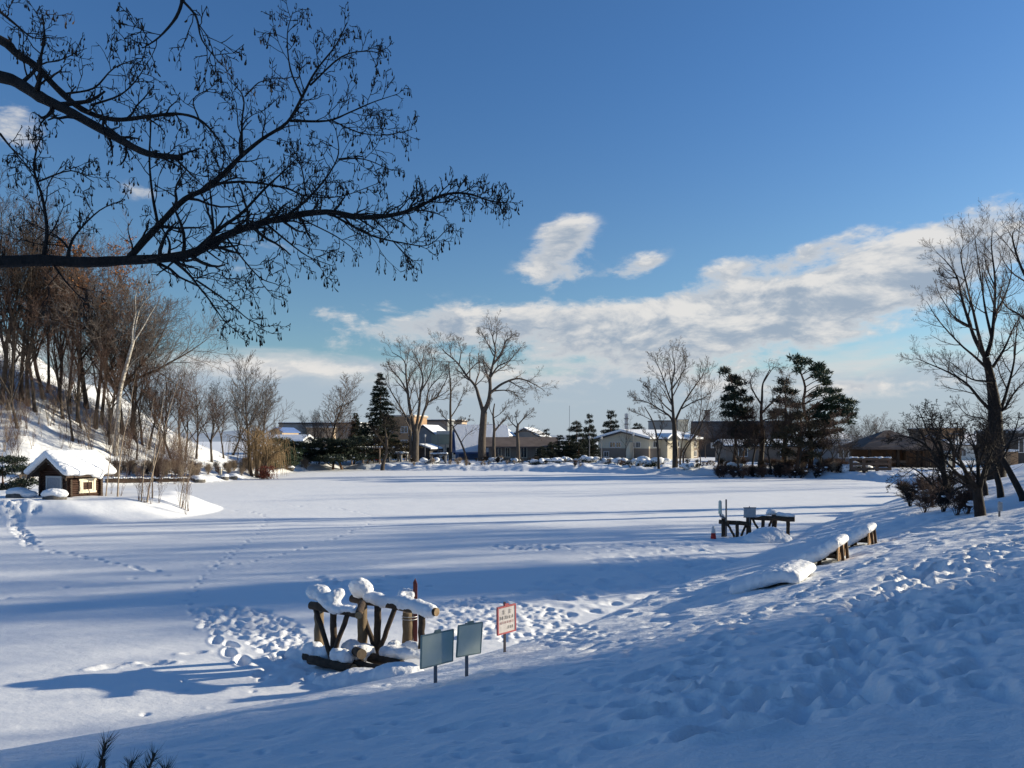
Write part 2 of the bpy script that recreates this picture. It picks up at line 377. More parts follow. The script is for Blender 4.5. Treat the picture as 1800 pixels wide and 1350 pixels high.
# trampled patches
trample([(330,1072),(400,1063),(470,1072),(530,1098),(545,1150),(480,1165),(440,1130),(350,1092)], 1300, .075, .05, .5, .15)
trample([(430,1165),(545,1120),(560,1190),(470,1210)], 60, .15, .05, .6)
trample([(745,1062),(850,1048),(1000,1075),(1080,1120),(1000,1140),(900,1128),(770,1122)], 900, .085, .05, .4, .15)
trample([(540,1012),(720,1012),(800,1040),(620,1050)], 60, .16, .10, .3)
trample([(866,957),(1000,957),(1012,966),(870,967)], 130, .14, .06, .6)
trample([(900,1040),(1000,1000),(1250,980),(1300,1040),(1150,1110),(1020,1090)], 260, .26, .045, .6)
trample([(1000,960),(1240,945),(1330,980),(1250,1000),(1050,1000)], 150, .22, .05, .4)
trample([(0,882),(60,876),(70,900),(0,905)], 120, .2, .10, .8)
# foot-worn path climbing to the right
trample([(1800,945),(1700,960),(1580,1000),(1450,1080),(1330,1180),(1230,1350),(1800,1350)], 480, .18, .105, .06, .16, 62)
trample([(1800, 945), (1700, 960), (1580, 1000), (1450, 1080), (1330, 1180), (1230, 1350), (1800, 1350)], 1500, .07, .032, .5, .1)
trample([(1560,1010),(1640,985),(1560,1150),(1480,1350),(1360,1350),(1440,1150)], 160, .19, .11, .05, .16, 55)
trample([(1000,1140),(1300,1080),(1500,1040),(1420,1140),(1200,1260),(1050,1250)], 110, .17, .08, .1, .16, 30)
trample([(1000, 1140), (1300, 1080), (1500, 1040), (1420, 1140), (1200, 1260), (1050, 1250)], 260, .10, .03, .4)
walk([(1800,958),(1700,978),(1610,1015),(1550,1090),(1510,1180),(1480,1350)], .55, .2, .12, .16, .14, .06)
walk([(1790,938),(1650,958),(1500,1000),(1300,1090),(1240,1170),(1180,1290)], .6, .19, .11, .14, .13, .07)
walk([(1500,1120),(1400,1230),(1330,1345)], .6, .19, .11, .15, .13, .07)
trample([(1400,935),(1560,900),(1800,905),(1800,940),(1600,965),(1450,985)], 260, .28, .07, .5)
for p, l, dp in (((720,1236),.17,.10),((790,1281),.17,.09),((1222,1184),.17,.13),((1190,1207),.19,.13),((1290,1212),.17,.16),((1197,1218),.19,.15),((1170,1262),.28,.20),
    ((1285,1285),.28,.19),((1340,1232),.18,.14),((1125,1237),.22,.09),((1250,1240),.2,.07),((1050,1240),.09,.08),((920,1300),.14,.05),((650,1290),.12,.05),((600,1225),.12,.05),
    ((955,1330),.2,.06),((1095,1305),.2,.05),((1230,1318),.2,.08),((860,1210),.1,.05),((1010,1185),.12,.06),((1075,1170),.13,.06),((1300,1165),.16,.1),((1235,1165),.16,.11)):
    stamp(*G(*p), l, l * .62, rng.uniform(-.5, .5), dp * 1.5, .25, 2.0)
for _ in range(110):                       # scattered small dents and crumbs on the near bank
    x, y = G(rng.uniform(250, 1500), rng.uniform(1180, 1349)); stamp(x, y, rng.uniform(.03, .10), rng.uniform(.03, .06), rng.uniform(0, 3), rng.choice((1, 1, 1, -.5)) * rng.uniform(.02, .06), .2, 1.6)
RAS = np.clip(RAS, -.20, .075)
for _ in range(1): RAS[1:-1, 1:-1] = (RAS[1:-1, 1:-1] * 2 + RAS[:-2, 1:-1] + RAS[2:, 1:-1] + RAS[1:-1, :-2] + RAS[1:-1, 2:]) / 6
def relief(x, y):
    u = (x - RX0) / RS - .5; v = (y - RY0) / RS - .5; i = np.clip(np.floor(u).astype(int), 0, RW - 2); j = np.clip(np.floor(v).astype(int), 0, RH - 2)
    fx = np.clip(u - i, 0, 1); fy = np.clip(v - j, 0, 1); ok = (u > 0) & (u < RW - 1) & (v > 0) & (v < RH - 1)
    return np.where(ok, (RAS[j, i] * (1 - fx) + RAS[j, i + 1] * fx) * (1 - fy) + (RAS[j + 1, i] * (1 - fx) + RAS[j + 1, i + 1] * fx) * fy, 0)
def build_ground():
    ang = np.concatenate([np.linspace(-180, -44, 60)[:-1], np.linspace(-44, 44, 780), np.linspace(44, 180, 60)[1:]]) * math.pi / 180
    rad = np.concatenate([[.3, 1, 2, 3, 4], np.geomspace(4.6, 22, 400), np.geomspace(22, 62, 170)[1:], np.geomspace(62, 135, 120)[1:], np.geomspace(135, 5200, 34)[1:]])
    A, Rr = np.meshgrid(ang, rad); X = Rr * np.sin(A); Y = Rr * np.cos(A)
    Z, land = height(X, Y); Z = Z + relief(X, Y)
    d = sdist(X, Y)
    # wind-carved ripples on the near bank
    Z = Z + .040 * fbm(X * 1.6 + Y * .9, (Y - .55 * X) * 3.0, 3) * sst(.3, 3, d) * sst(55, 25, Y) + .018 * fbm(X * 4, Y * 5, 3) * sst(.2, 2, d) * sst(30, 15, Y)
    ny, nx = X.shape; V = np.stack([X, Y, Z], -1).reshape(-1, 3)
    idx = np.arange(ny * nx).reshape(ny, nx)
    q = np.stack([idx[:-1, :-1], idx[:-1, 1:], idx[1:, 1:], idx[1:, :-1]], -1).reshape(-1, 4)[:, ::-1]
    lf = (land[:-1, :-1] & land[1:, 1:]).reshape(-1)
    for name, sel, mat in (('snow_ground', lf, M['snow']), ('frozen_pond', ~lf, M['ice_snow'])):
        qq = q[sel]; used, inv = np.unique(qq.ravel(), return_inverse=True)
        o = obj(name, mesh_np(name, V[used], quads=inv.reshape(-1, 4), mats=[mat], smooth=True)); o['kind'] = 'structure'
build_ground()
# low hills on the horizon
def far_hills():
    n = 160; vs, fs = [], []; r = random.Random(3)
    for i in range(n + 1):
        a = -1.3 + 2.6 * i / n
        h = 24 + 40 * abs(fbm(np.array([a * 5.0]), np.array([2.2]), 4)[0]) + 62 * math.exp(-((a - .66) / .07) ** 2) + 22 * math.exp(-((a + .31) / .06) ** 2)
        for rr, hh in ((3300, 0), (3500, h * .55), (3800, h), (4300, h * .6)):
            vs.append((rr * math.sin(a), rr * math.cos(a), hh + r.uniform(-1, 1)))
    for i in range(n):
        for k in range(3): fs.append((4 * i + k, 4 * i + k + 1, 4 * i + k + 5, 4 * i + k + 4))
    o = obj('hills', mesh_np('hills', vs, quads=fs, mats=[material('hazy_forest_snow', (.30, .36, .44), .9, (.42, .47, .53), .01, coord='Object')], smooth=True)); o['kind'] = 'structure'  # snowy forest with the blue of distance haze painted into its colour
far_hills()
# ---------------------------------------------------------------- tubes and branching
def tubes(polys, kmin=3):
    """polys: list of (points, radii); returns vertices and quads of all the tubes"""
    groups = {}
    for p, r in polys:
        k = 3 if max(r) < .022 else (5 if max(r) < .07 else 9)
        groups.setdefault((len(p), max(k, kmin)), []).append((p, r))
    VV, QQ, off = [], [], 0
    for (n, k), lst in groups.items():
        A = np.array([[tuple(v) for v in p] for p, r in lst], float); Rr = np.array([r for p, r in lst], float)
        T = np.gradient(A, axis=1); T /= np.linalg.norm(T, axis=2, keepdims=True) + 1e-9
        m = T.mean(axis=1); ref = np.where(np.abs(m[:, 2:3]) > .8, np.array([[1., 0, 0]]), np.array([[0, 0, 1.]]))[:, None, :]
        U = np.cross(T, ref); U /= np.linalg.norm(U, axis=2, keepdims=True) + 1e-9; Wv = np.cross(T, U)
        th = np.arange(k) * 2 * math.pi / k
        ring = A[:, :, None, :] + Rr[:, :, None, None] * (U[:, :, None, :] * np.cos(th)[None, None, :, None] + Wv[:, :, None, :] * np.sin(th)[None, None, :, None])
        M_ = len(lst); VV.append(ring.reshape(-1, 3))
        idx = (np.arange(M_ * n * k).reshape(M_, n, k)) + off; nx = np.roll(idx, -1, axis=2)
        QQ.append(np.stack([idx[:, :-1], nx[:, :-1], nx[:, 1:], idx[:, 1:]], -1).reshape(-1, 4)); off += M_ * n * k
    return (np.concatenate(VV), np.concatenate(QQ)) if VV else (np.zeros((0, 3)), np.zeros((0, 4), int))
def tube_mesh(name, polys, mat, kmin=3):
    v, q = tubes(polys, kmin); return mesh_np(name, v, quads=q, mats=[mat], smooth=True)
def unit(r):
    while True:
        v = (r.uniform(-1, 1), r.uniform(-1, 1), r.uniform(-1, 1)); q = v[0] ** 2 + v[1] ** 2 + v[2] ** 2
        if .01 < q < 1: q = math.sqrt(q); return (v[0] / q, v[1] / q, v[2] / q)
def nrm(v): q = math.sqrt(v[0] ** 2 + v[1] ** 2 + v[2] ** 2) or 1; return (v[0] / q, v[1] / q, v[2] / q)
class Spec:
    """how a species branches: per level child count per metre or per limb, angle, length ratio, upward pull"""
    def __init__(s, n=(8, 7, 6, 4), ang=45, lr=(.55, .5, .45, .45), up=.12, wob=.16, t0=.22, rmin=.010, taper=.35, rr=.55, droop=0.0, seg=(7, 5, 4, 3), tipn=1.6, flat=0.0, tt=.62):
        s.tt = tt
        s.n, s.ang, s.lr, s.up, s.wob, s.t0, s.rmin, s.taper, s.rr, s.droop, s.seg, s.tipn, s.flat = n, ang, lr, up, wob, t0, rmin, taper, rr, droop, seg, tipn, flat
def limb_path(r, p, d, L, n, wob, up):
    pts = [p]; st = L / n
    for i in range(n):
        j = unit(r); d = nrm((d[0] + j[0] * wob, d[1] + j[1] * wob, d[2] + j[2] * wob + up)); p = (p[0] + d[0] * st, p[1] + d[1] * st, p[2] + d[2] * st); pts.append(p)
    return pts
def sprout(r, pts, radii, lev, maxlev, S, out, L=None, tips=None):
    """children along one limb; out[lev] collects (points, radii)"""
    if lev > maxlev: return
    n = len(pts) - 1
    if L is None: L = sum(math.dist(pts[i], pts[i + 1]) for i in range(n))
    cnt = max(1, int(S.n[min(lev - 1, len(S.n) - 1)] * r.uniform(.8, 1.2) + .5)); phi = r.uniform(0, 6.28)
    t0 = S.t0 if lev == 1 else .12
    for c in range(cnt):
        t = t0 + (1 - t0) * ((c + r.uniform(.1, .9)) / cnt) ** .85; x = min(t * n, n - 1e-6); i = int(x); f = x - i
        a, b = pts[i], pts[i + 1]; p = tuple(a[k] + (b[k] - a[k]) * f for k in range(3)); d = nrm(tuple(b[k] - a[k] for k in range(3)))
        rad = radii[i] + (radii[i + 1] - radii[i]) * f
        phi += 2.4 + r.uniform(-.5, .5); an = R(S.ang) * r.uniform(.65, 1.25)
        v = Vector(d); u = v.orthogonal().normalized(); w = v.cross(u); o = u * math.cos(phi) + w * math.sin(phi)
        if S.flat: o = Vector((o.x, o.y * (1 - S.flat), o.z)).normalized()
        dd = (v * math.cos(an) + o * math.sin(an)).normalized()
        cl = L * S.lr[min(lev - 1, len(S.lr) - 1)] * r.uniform(.65, 1.25) * (1.15 - S.tt * t)
        rc = max(S.rmin, min(rad * S.rr * r.uniform(.8, 1.15), rad * .9)); ns = S.seg[min(lev, len(S.seg) - 1)]
        cp = limb_path(r, p, tuple(dd), cl, ns, S.wob, S.up if S.droop == 0 or lev < 2 else -S.droop)
        re = max(S.rmin * .55, rc * S.taper); cr = [rc + (re - rc) * k / ns for k in range(ns + 1)]
        out.setdefault(lev, []).append((cp, cr))
        if lev == maxlev and tips is not None: tips.append((cp[-1], cp[-2]))
        sprout(r, cp, cr, lev + 1, maxlev, S, out, cl, tips)
def smooth_poly(pts, m=3):
    """Catmull-Rom through hand-placed points"""
    P_ = [Vector(p) for p in pts]; P_ = [P_[0] * 2 - P_[1]] + P_ + [P_[-1] * 2 - P_[-2]]; out = []
    for i in range(1, len(P_) - 2):
        a, b, c, d = P_[i - 1:i + 3]
        for k in range(m):
            t = k / m; out.append(.5 * ((2 * b) + (c - a) * t + (2 * a - 5 * b + 4 * c - d) * t * t + (3 * b - a - 3 * c + d) * t ** 3))
    out.append(P_[-2]); return [tuple(v) for v in out]
def finish_tree(name, base, label, cat, group, thick, thin, mt, mtw, extra=(), kmin=3, rz=0.0):
    """root empty > trunk, crown; points given relative to the base"""
    root = empty(name, base, label, cat, group, rz)
    obj('trunk', tube_mesh('trunk', thick, mt, kmin), root)
    if thin: obj('crown', tube_mesh('crown', thin, mtw), root)
    for nm, me in extra: obj(nm, me, root)
    return root
def bare_proto(name, seed, H, S, fork=.3, nl=5, spread=30, r0=None, mt='bark', mtw='twig', maxlev=4, leader=True, lean=0.0, leaves=None, multi=0, limb_l=.7):
    """a leafless tree of height H standing at the origin; returns the meshes of its parts"""
    r = random.Random(seed); r0 = r0 or H * .018; out = {}; thick = []
    stems = [(0, 0, 0)] if not multi else [(r.gauss(0, .12 * H * .12), r.gauss(0, .12 * H * .12), -.1) for _ in range(multi)]
    for si, st in enumerate(stems):
        la = R(lean) if not multi else R(r.uniform(4, 20)); lp = r.uniform(0, 6.28)
        d = (math.sin(la) * math.cos(lp), math.sin(la) * math.sin(lp), math.cos(la)); hh = H * (r.uniform(.7, 1) if multi else 1)
        tl = hh * (1 if leader else fork + .08)
        tp = limb_path(r, (st[0], st[1], -.25), d, tl, 9, .07, .03); rr_ = r0 * (.6 if multi else 1)
        tr = [rr_ * (1.25 if k == 0 else 1) * (1 - (k / 9) * (.93 if leader else .35)) for k in range(10)]; tr = [max(q, S.rmin) for q in tr]
        thick.append((tp, tr))
        if leader:
            S2 = Spec(**{**S.__dict__}); S2.t0 = fork; sprout(r, tp, tr, 1, maxlev, S2, out, tl * S.__dict__.get('_k', 1))
        else:
            a0 = r.uniform(0, 6.28)
            for k in range(nl):
                t = 1 if k < 2 else r.uniform(.72, 1); x = min(t * 9, 8.999); i = int(x); p = tuple(tp[i][q] + (tp[i + 1][q] - tp[i][q]) * (x - i) for q in range(3))
                a0 += 6.28 / nl * r.uniform(.8, 1.2) + (2 if nl == 2 else 0); an = R(spread) * r.uniform(.5, 1.25)
                d2 = (math.sin(an) * math.cos(a0), math.sin(an) * math.sin(a0), math.cos(an)); L = (H - tl) * r.uniform(.8, 1.08)
                lp_ = limb_path(r, p, d2, L, 8, .13, .05); rl = tr[-1] * r.uniform(.6, .85); lr_ = [max(S.rmin, rl * (1 - .9 * q / 8)) for q in range(9)]
                thick.append((lp_, lr_)); sprout(r, lp_, lr_, 1, maxlev - 1, S, out, L * limb_l)
    thin = []
    for lv, lst in out.items():
        for p, q in lst: (thick if q[0] > r0 * .30 and lv < 3 else thin).append((p, q))
    parts = [('trunk', tube_mesh('trunk', thick, M[mt])), ('crown', tube_mesh('crown', thin, M[mtw]))]
    if leaves:
        n, sz, mat, zlo, zhi = leaves; ends = [p[-1] for p, q in thin if zlo * H < p[-1][2] < zhi * H]; r.shuffle(ends)
        parts.append(('dead_leaves', tufts_mesh('dead_leaves', [(e, unit(r)) for e in ends[:n]], M[mat], 4, sz, sz * .45, r.randint(0, 999), .6)))
    return parts
def place_parts(name, parts, base, label, cat='tree', group=None, s=1.0, rz=0.0, sz=None):
    root = empty(name, base, label, cat, group, rz); root.scale = (s, s, s if sz is None else sz)
    for nm, me in parts:
        o = obj(nm, me, root)
        if nm in ('dead_leaves', 'foliage'): o['kind'] = 'stuff'
    return root
def tufts_mesh(name, tufts, mat, m=6, length=.3, width=.08, seed=0, spread=.9, droop=0.0):
    """needle or leaf clumps: m slim pointed faces fanning out of each tuft"""
    rs = np.random.RandomState(seed); N = len(tufts)
    if N == 0: return mesh_np(name, np.zeros((0, 3)), mats=[mat])
    C = np.array([t[0] for t in tufts], float); D = np.array([t[1] for t in tufts], float)
    C = np.repeat(C, m, 0); D = np.repeat(D, m, 0) + rs.normal(0, spread, (N * m, 3)) * .7; D[:, 2] -= droop
    D /= np.linalg.norm(D, axis=1, keepdims=True) + 1e-9; Z = rs.normal(0, 1, (N * m, 3)); S_ = np.cross(D, Z); S_ /= np.linalg.norm(S_, axis=1, keepdims=True) + 1e-9
    L = length * rs.uniform(.55, 1.2, (N * m, 1)); Wd = width * rs.uniform(.7, 1.3, (N * m, 1)); o = C + rs.normal(0, length * .18, (N * m, 3))
    V = np.stack([o, o + D * L * .45 + S_ * Wd * .5, o + D * L, o + D * L * .45 - S_ * Wd * .5], 1).reshape(-1, 3)
    q = np.arange(N * m * 4).reshape(-1, 4)
    return mesh_np(name, V, quads=q, mats=[mat])
def spruce_parts(seed, H, w, mat='needle', dens=1.0, bare=.06, droop=.25, ragged=.25, tl=.42, tw=.10):
    r = random.Random(seed); trunk = [([(0, 0, -.3), (r.gauss(0, .05), 0, H * .5), (r.gauss(0, .08), 0, H)], [H * .017, H * .011, .02])]; br = []; tf = []
    z = H * bare; k = 0
    while z < H * .985:
        f = 1 - z / H; n = 5 if f > .15 else 3; ph = r.uniform(0, 6.28)
        for i in range(n):
            L = max(.18, w * f ** .82 * r.uniform(1 - ragged, 1 + ragged * .6)); a = ph + i * 6.28 / n + r.gauss(0, .2); d = (math.cos(a), math.sin(a)); m = 5
            pts = []; zz = z + r.uniform(-.15, .15)
            for q in range(m + 1): t = q / m; pts.append((d[0] * L * t, d[1] * L * t, zz + L * (.18 * t - droop * t * t * 1.3 + .10 * t ** 3)))
            br.append((pts, [max(.012, .03 * f + .01) * (1 - .8 * q / m) for q in range(m + 1)]))
            for q in range(int((5 + L * 6) * dens)):
                t = r.uniform(.12, 1.0); x = min(t * m, m - .001); j = int(x); p = [pts[j][c] + (pts[j + 1][c] - pts[j][c]) * (x - j) for c in range(3)]
                sd_ = r.gauss(0, .22 * L * (1.1 - t) + .05); p[0] -= d[1] * sd_; p[1] += d[0] * sd_; p[2] -= abs(sd_) * .25
                tf.append((p, (d[0] * .8, d[1] * .8, -.25)))
        z += H * r.uniform(.022, .038)
    return [('trunk', tube_mesh('trunk', trunk, M['bark_pine'], 6)), ('branches', tube_mesh('branches', br, M['bark_pine'])), ('foliage', tufts_mesh('foliage', tf, M[mat], 5, tl, tw, seed, .55))]
def pine_parts(seed, trunk, pads, mat='needle_pine', n=46, tl=.5, tw=.09, r0=.2, snow=0, start=.25, m=6):
    """trunk: list of points; pads: (x, y, z, rx, rz) foliage plates each carried by its own limb"""
    r = random.Random(seed); tp = smooth_poly(trunk, 3); nt = len(tp); tr = [r0 * (1 - .85 * i / (nt - 1)) for i in range(nt)]; limbs = [(tp, tr)]; tf = []; sn = []; tw_ = []
    for (x, y, z, rx, rz) in pads:
        i = min(range(int(nt * start), nt), key=lambda k: abs(tp[k][2] - (z - .35 * math.dist((x, y), tp[k][:2]))) + .15 * math.dist((x, y), tp[k][:2]))
        a = Vector(tp[i]); b = Vector((x, y, z - rz * .3)); md = a.lerp(b, .55) + Vector((r.gauss(0, .1), r.gauss(0, .1), .12 * (b - a).length))
        lp = smooth_poly([a, md, b], 3); limbs.append((lp, [max(.02, tr[i] * .45) * (1 - .75 * q / (len(lp) - 1)) for q in range(len(lp))]))
        area = rx * rx * 1.2 + rx * rz
        for q in range(6):
            u = unit(r); e = (x + u[0] * rx * .8, y + u[1] * rx * .8, z + u[2] * rz * .7); tw_.append((smooth_poly([b, b.lerp(Vector(e), .5) + Vector((0, 0, -.05)), e], 2), [.025, .02, .015, .012, .01]))
        for q in range(int(n * area) + 8):
            u = unit(r); s = r.random() ** .4; p = (x + u[0] * rx * s, y + u[1] * rx * s, z + u[2] * rz * s)
            tf.append((p, (u[0] * .5, u[1] * .5, .35 + u[2] * .3)))
            if snow and u[2] > .1 and r.random() < snow: sn.append((p[0], p[1], z + rz * s * u[2] + .05))
    parts = [('trunk', tube_mesh('trunk', limbs, M['bark_pine'], 5)), ('twigs', tube_mesh('twigs', tw_, M['bark_pine'])), ('foliage', tufts_mesh('foliage', tf, M[mat], m, tl, tw, seed, .8))]
    if sn: parts.append(('snow_clump', blobs_mesh('snow_clump', [(p, r.uniform(.12, .3)) for p in sn], seed)))
    return parts
_ico = bmesh.new(); bmesh.ops.create_icosphere(_ico, subdivisions=2, radius=1); ICO_V = np.array([v.co[:] for v in _ico.verts]); ICO_F = np.array([[v.index for v in f.verts] for f in _ico.faces]); _ico.free()
def blobs_mesh(name, blobs, seed=0, flat=.55, mat='snowcap', rough=.22):
    rs = np.random.RandomState(seed); VV, FF = [], []
    for i, (c, rad) in enumerate(blobs):
        if not hasattr(rad, '__len__'): rad = (rad, rad * rs.uniform(.7, 1.2), rad * flat)
        k = 1 + rough * fbm(ICO_V[:, 0] * 1.7 + i * 3.1 + 50, ICO_V[:, 1] * 1.7 + ICO_V[:, 2] * 1.3 + i * 1.7 + 50, 3)[:, None] * 2
        VV.append(ICO_V * k * np.array(rad) + np.array(c)); FF.append(ICO_F + i * len(ICO_V))
    return mesh_np(name, np.concatenate(VV), tris=np.concatenate(FF), mats=[M[mat]], smooth=True)

# ---------------------------------------------------------------- traced bare trees
def traced_tree(name, label, base_px, Y, limbs, S, maxlev, seed, mt='bark', mtw='twig', r0=.3, depth=.35, cat='tree', group=None, kmin=5, parts=False, leaves=None, ground=True, base=None):
    """limbs: list of dicts/lists of picture points read off the photograph, each grown in depth as well; the first is the trunk"""
    r = random.Random(seed)
    if base is None: base = on_ground(base_px, Y)
    worlds = []; Ys = []
    for li, lb in enumerate(limbs):
        pts, ra, rb = lb
        if li == 0: y0 = Y; slope = 0
        else:
            best = None                                   # start at the depth of the limb it leaves
            for (wp, yy) in zip(worlds, Ys):
                for (q, yv) in zip(wp, yy):
                    dd = (q[0] - pts[0][0]) ** 2 + (q[1] - pts[0][1]) ** 2
                    if best is None or dd < best[0]: best = (dd, yv)
            y0 = best[1]; slope = r.choice((-1, 1)) * r.uniform(.35, 1) * depth
        L = 0; pp = []; yy = []
        sm = smooth_poly([(p[0], p[1], 0) for p in pts], 4)
        for k, q in enumerate(sm):
            if k: L += math.hypot(q[0] - sm[k - 1][0], q[1] - sm[k - 1][1]) * Y / F
            pp.append((q[0], q[1])); yy.append(y0 + slope * L)
        worlds.append(pp); Ys.append(yy)
    polys = []
    for li, (pp, yy) in enumerate(zip(worlds, Ys)):
        pts3 = [tuple(P(q[0], q[1], y) - base) for q, y in zip(pp, yy)]
        if li == 0 and ground: pts3[0] = (pts3[0][0], pts3[0][1], -.25)
        n = len(pts3); ra, rb = limbs[li][1], limbs[li][2]
        polys.append((pts3, [ra + (rb - ra) * (k / (n - 1)) ** .8 for k in range(n)]))
    out = {}; tips = []
    for li, (p, q) in enumerate(polys):
        if li == 0 and ground: continue
        L = sum(math.dist(p[i], p[i + 1]) for i in range(len(p) - 1)); S2 = S
        if len(limbs[li]) and L > 0: sprout(r, p, q, 1, maxlev, S2, out, L, tips)
    root = empty(name, base, label, cat, group)
    thin = [x for lv in out.values() for x in lv]
    if parts:
        for li, pr in enumerate(polys): obj('trunk' if li == 0 else 'branch', tube_mesh('branch', [pr], M[mt], kmin), root)
    else: obj('trunk', tube_mesh('trunk', polys, M[mt], kmin), root)
    o = obj('twigs' if parts else 'crown', tube_mesh('crown', thin, M[mtw]), root)
    return root, tips, thin
# ---------------------------------------------------------------- overhanging tree, top left
def overhead():
    Z = lambda l: [(a / 2, b / 2) for a, b in l]
    trunk = [(-560, 1180), (-552, 900), (-540, 600), (-520, 380), (-500, 120), (-480, -160)]
    L = [
     (trunk, .21, .13),
     ([(-532, 470), (-400, 452), (-200, 462)] + Z([(0, 920), (150, 915), (300, 922), (450, 915), (600, 905), (700, 880), (800, 825), (900, 790), (1000, 765), (1150, 745), (1280, 765), (1400, 752), (1480, 722), (1560, 685), (1640, 680), (1720, 705), (1770, 712)]), .062, .0035),
     ([(-510, 200), (-300, 130), (-120, 110)] + Z([(0, 270), (60, 290), (140, 340), (230, 385), (330, 440), (420, 490), (520, 540), (640, 555)]), .060, .020),
     ([(-505, 120), (-300, 60), (-100, 40)] + Z([(0, 140), (60, 190), (130, 235), (200, 310), (290, 385), (400, 420), (520, 410), (620, 400), (700, 420), (760, 480), (810, 560)]), .045, .004),
     (Z([(455, 905), (560, 790), (650, 700), (740, 655), (830, 565), (920, 490), (1010, 430), (1060, 345), (1110, 250), (1180, 160), (1220, 80)]), .030, .004),
     (Z([(690, 880), (780, 800), (850, 750), (930, 665), (1000, 600), (1040, 560)]), .020, .004),
     (Z([(1000, 765), (1080, 700), (1150, 620), (1190, 540), (1180, 450)]), .013, .003),
     (Z([(150, 912), (165, 820), (150, 700), (120, 600), (130, 520), (150, 470)]), .018, .004),
     (Z([(240, 915), (245, 870), (270, 820), (350, 740), (440, 700)]), .016, .003),
     (Z([(245, 880), (200, 830), (90, 780)]), .010, .003),
     (Z([(555, 790), (535, 680), (525, 560), (530, 430), (520, 380)]), .014, .003),
     (Z([(600, 910), (660, 960), (700, 1010), (740, 1060), (790, 1130), (840, 1170)]), .014, .003),
     (Z([(690, 985), (800, 1060), (870, 1120), (930, 1150)]), .009, .003),
     (Z([(700, 975), (760, 960), (825, 1000)]), .006, .003),
     (Z([(1020, 425), (1150, 425), (1230, 395), (1310, 360), (1400, 330)]), .012, .003),
     (Z([(1170, 425), (1260, 465), (1350, 475), (1450, 455)]), .007, .003),
     (Z([(770, 645), (870, 640), (1000, 660), (1080, 690), (1200, 690), (1340, 640)]), .013, .003),
     (Z([(1060, 340), (1020, 240), (1010, 120), (1030, 40)]), .010, .003),
     (Z([(850, 545), (850, 430), (855, 340), (800, 275)]), .013, .003),
     (Z([(1150, 745), (1230, 790), (1310, 830), (1420, 855), (1510, 860), (1590, 785)]), .012, .003),
     (Z([(1380, 845), (1440, 915)]), .006, .003),
     (Z([(940, 790), (1000, 840), (1080, 900), (1170, 935)]), .010, .003),
     (Z([(1060, 770), (1180, 830), (1250, 880)]), .007, .003),
     (Z([(592, 905), (595, 850), (560, 790)]), .014, .006),
     (Z([(800, 840), (870, 930), (920, 980), (975, 1000)]), .009, .003),
     (Z([(750, 800), (735, 640), (720, 540)]), .010, .003),
     (Z([(1075, 690), (1060, 590), (1020, 500)]), .008, .003),
     (Z([(130, 640), (250, 600), (330, 640)]), .008, .003),
     (Z([(80, 290), (130, 235), (155, 140), (150, 50)]), .016, .005),
     (Z([(0, 40), (60, 90), (110, 130), (150, 135)]), .012, .004),
     (Z([(620, 560), (650, 590), (690, 630)]), .012, .004),
     (Z([(860, 340), (910, 290), (955, 285)]), .006, .003),
     (Z([(320, 370), (420, 335), (480, 280), (520, 215)]), .010, .003),
     (Z([(230, 330), (330, 310), (400, 240), (490, 205)]), .010, .003),
     (Z([(700, 420), (680, 350), (740, 310)]), .007, .003),
     (Z([(180, 920), (240, 1000), (300, 1060)]), .010, .003),
     ([(-505, -40), (-200, -70), (150, -60), (320, -20)] + Z([(640, 0), (620, 60), (560, 130), (500, 170)]), .030, .003),
     (Z([(640, 0), (690, 60), (710, 140), (770, 220)]), .010, .003),
     (Z([(1090, 300), (1200, 200), (1290, 180), (1340, 190)]), .009, .003),
     (Z([(1190, 560), (1280, 560), (1380, 600)]), .008, .003),
     (Z([(930, 665), (960, 740), (1010, 745)]), .006, .003),
     (Z([(0, 470), (40, 520), (120, 610)]), .010, .004),
    ]
    S = Spec(n=(12, 4, 2.2), ang=50, lr=(.44, .50, .48), up=.02, wob=.30, t0=.10, rmin=.0036, rr=.58, seg=(6, 5, 4, 3), tt=.70)
    r = random.Random(4)
    base = Vector(((-560 - 900) / F * 6, 6, 0)); base.z = hz(base.x, base.y)
    # long limbs carry proportionally more, shorter twigs
    import types
    global sprout
    root, tips, thin = None, [], []
    polys = []; worlds = []; Ys = []
    for li, (pts, ra, rb) in enumerate(L):
        if li == 0: y0, slope = 6.0, 0
        else:
            best = min(((q[0] - pts[0][0]) ** 2 + (q[1] - pts[0][1]) ** 2, yv) for wp, yy in zip(worlds, Ys) for q, yv in zip(wp, yy)); y0 = best[1]
            slope = r.choice((-1, 1)) * r.uniform(.1, .4) if li > 4 else (0, .04, -.10, -.02, .12)[li]
        sm = smooth_poly([(p[0], p[1], 0) for p in pts], 4 if li else 3); Ln = 0; pp = []; yy = []
        for k, q in enumerate(sm):
            if k: Ln += math.dist(q, sm[k - 1]) * 6 / F
            pp.append((q[0], q[1])); yy.append(max(4.2, y0 + slope * Ln))
        worlds.append(pp); Ys.append(yy)
        p3 = [tuple(P(q[0], q[1], y) - base) for q, y in zip(pp, yy)]
        if li == 0: p3[0] = (0, 0, -.3)
        n = len(p3); polys.append((p3, [(ra + (rb - ra) * (k / (n - 1)) ** .85) * (1 + .05 * r.gauss(0, 1)) for k in range(n)]))
    out = {}
    for li, (p, q) in enumerate(polys):
        if li == 0: continue
        Ln = sum(math.dist(p[i], p[i + 1]) for i in range(len(p) - 1)); S.n = (max(3, Ln * (9.5 if li not in (2, 3, 36) else (3.6 if li < 9 else 1.2))), 4.6, 2.6); S.t0 = {1: .30, 2: .45, 3: .42, 36: .80}.get(li, .08)
        sprout(r, p, q, 1, 3, S, out, .78 + .12 * min(Ln, 1.6), tips)
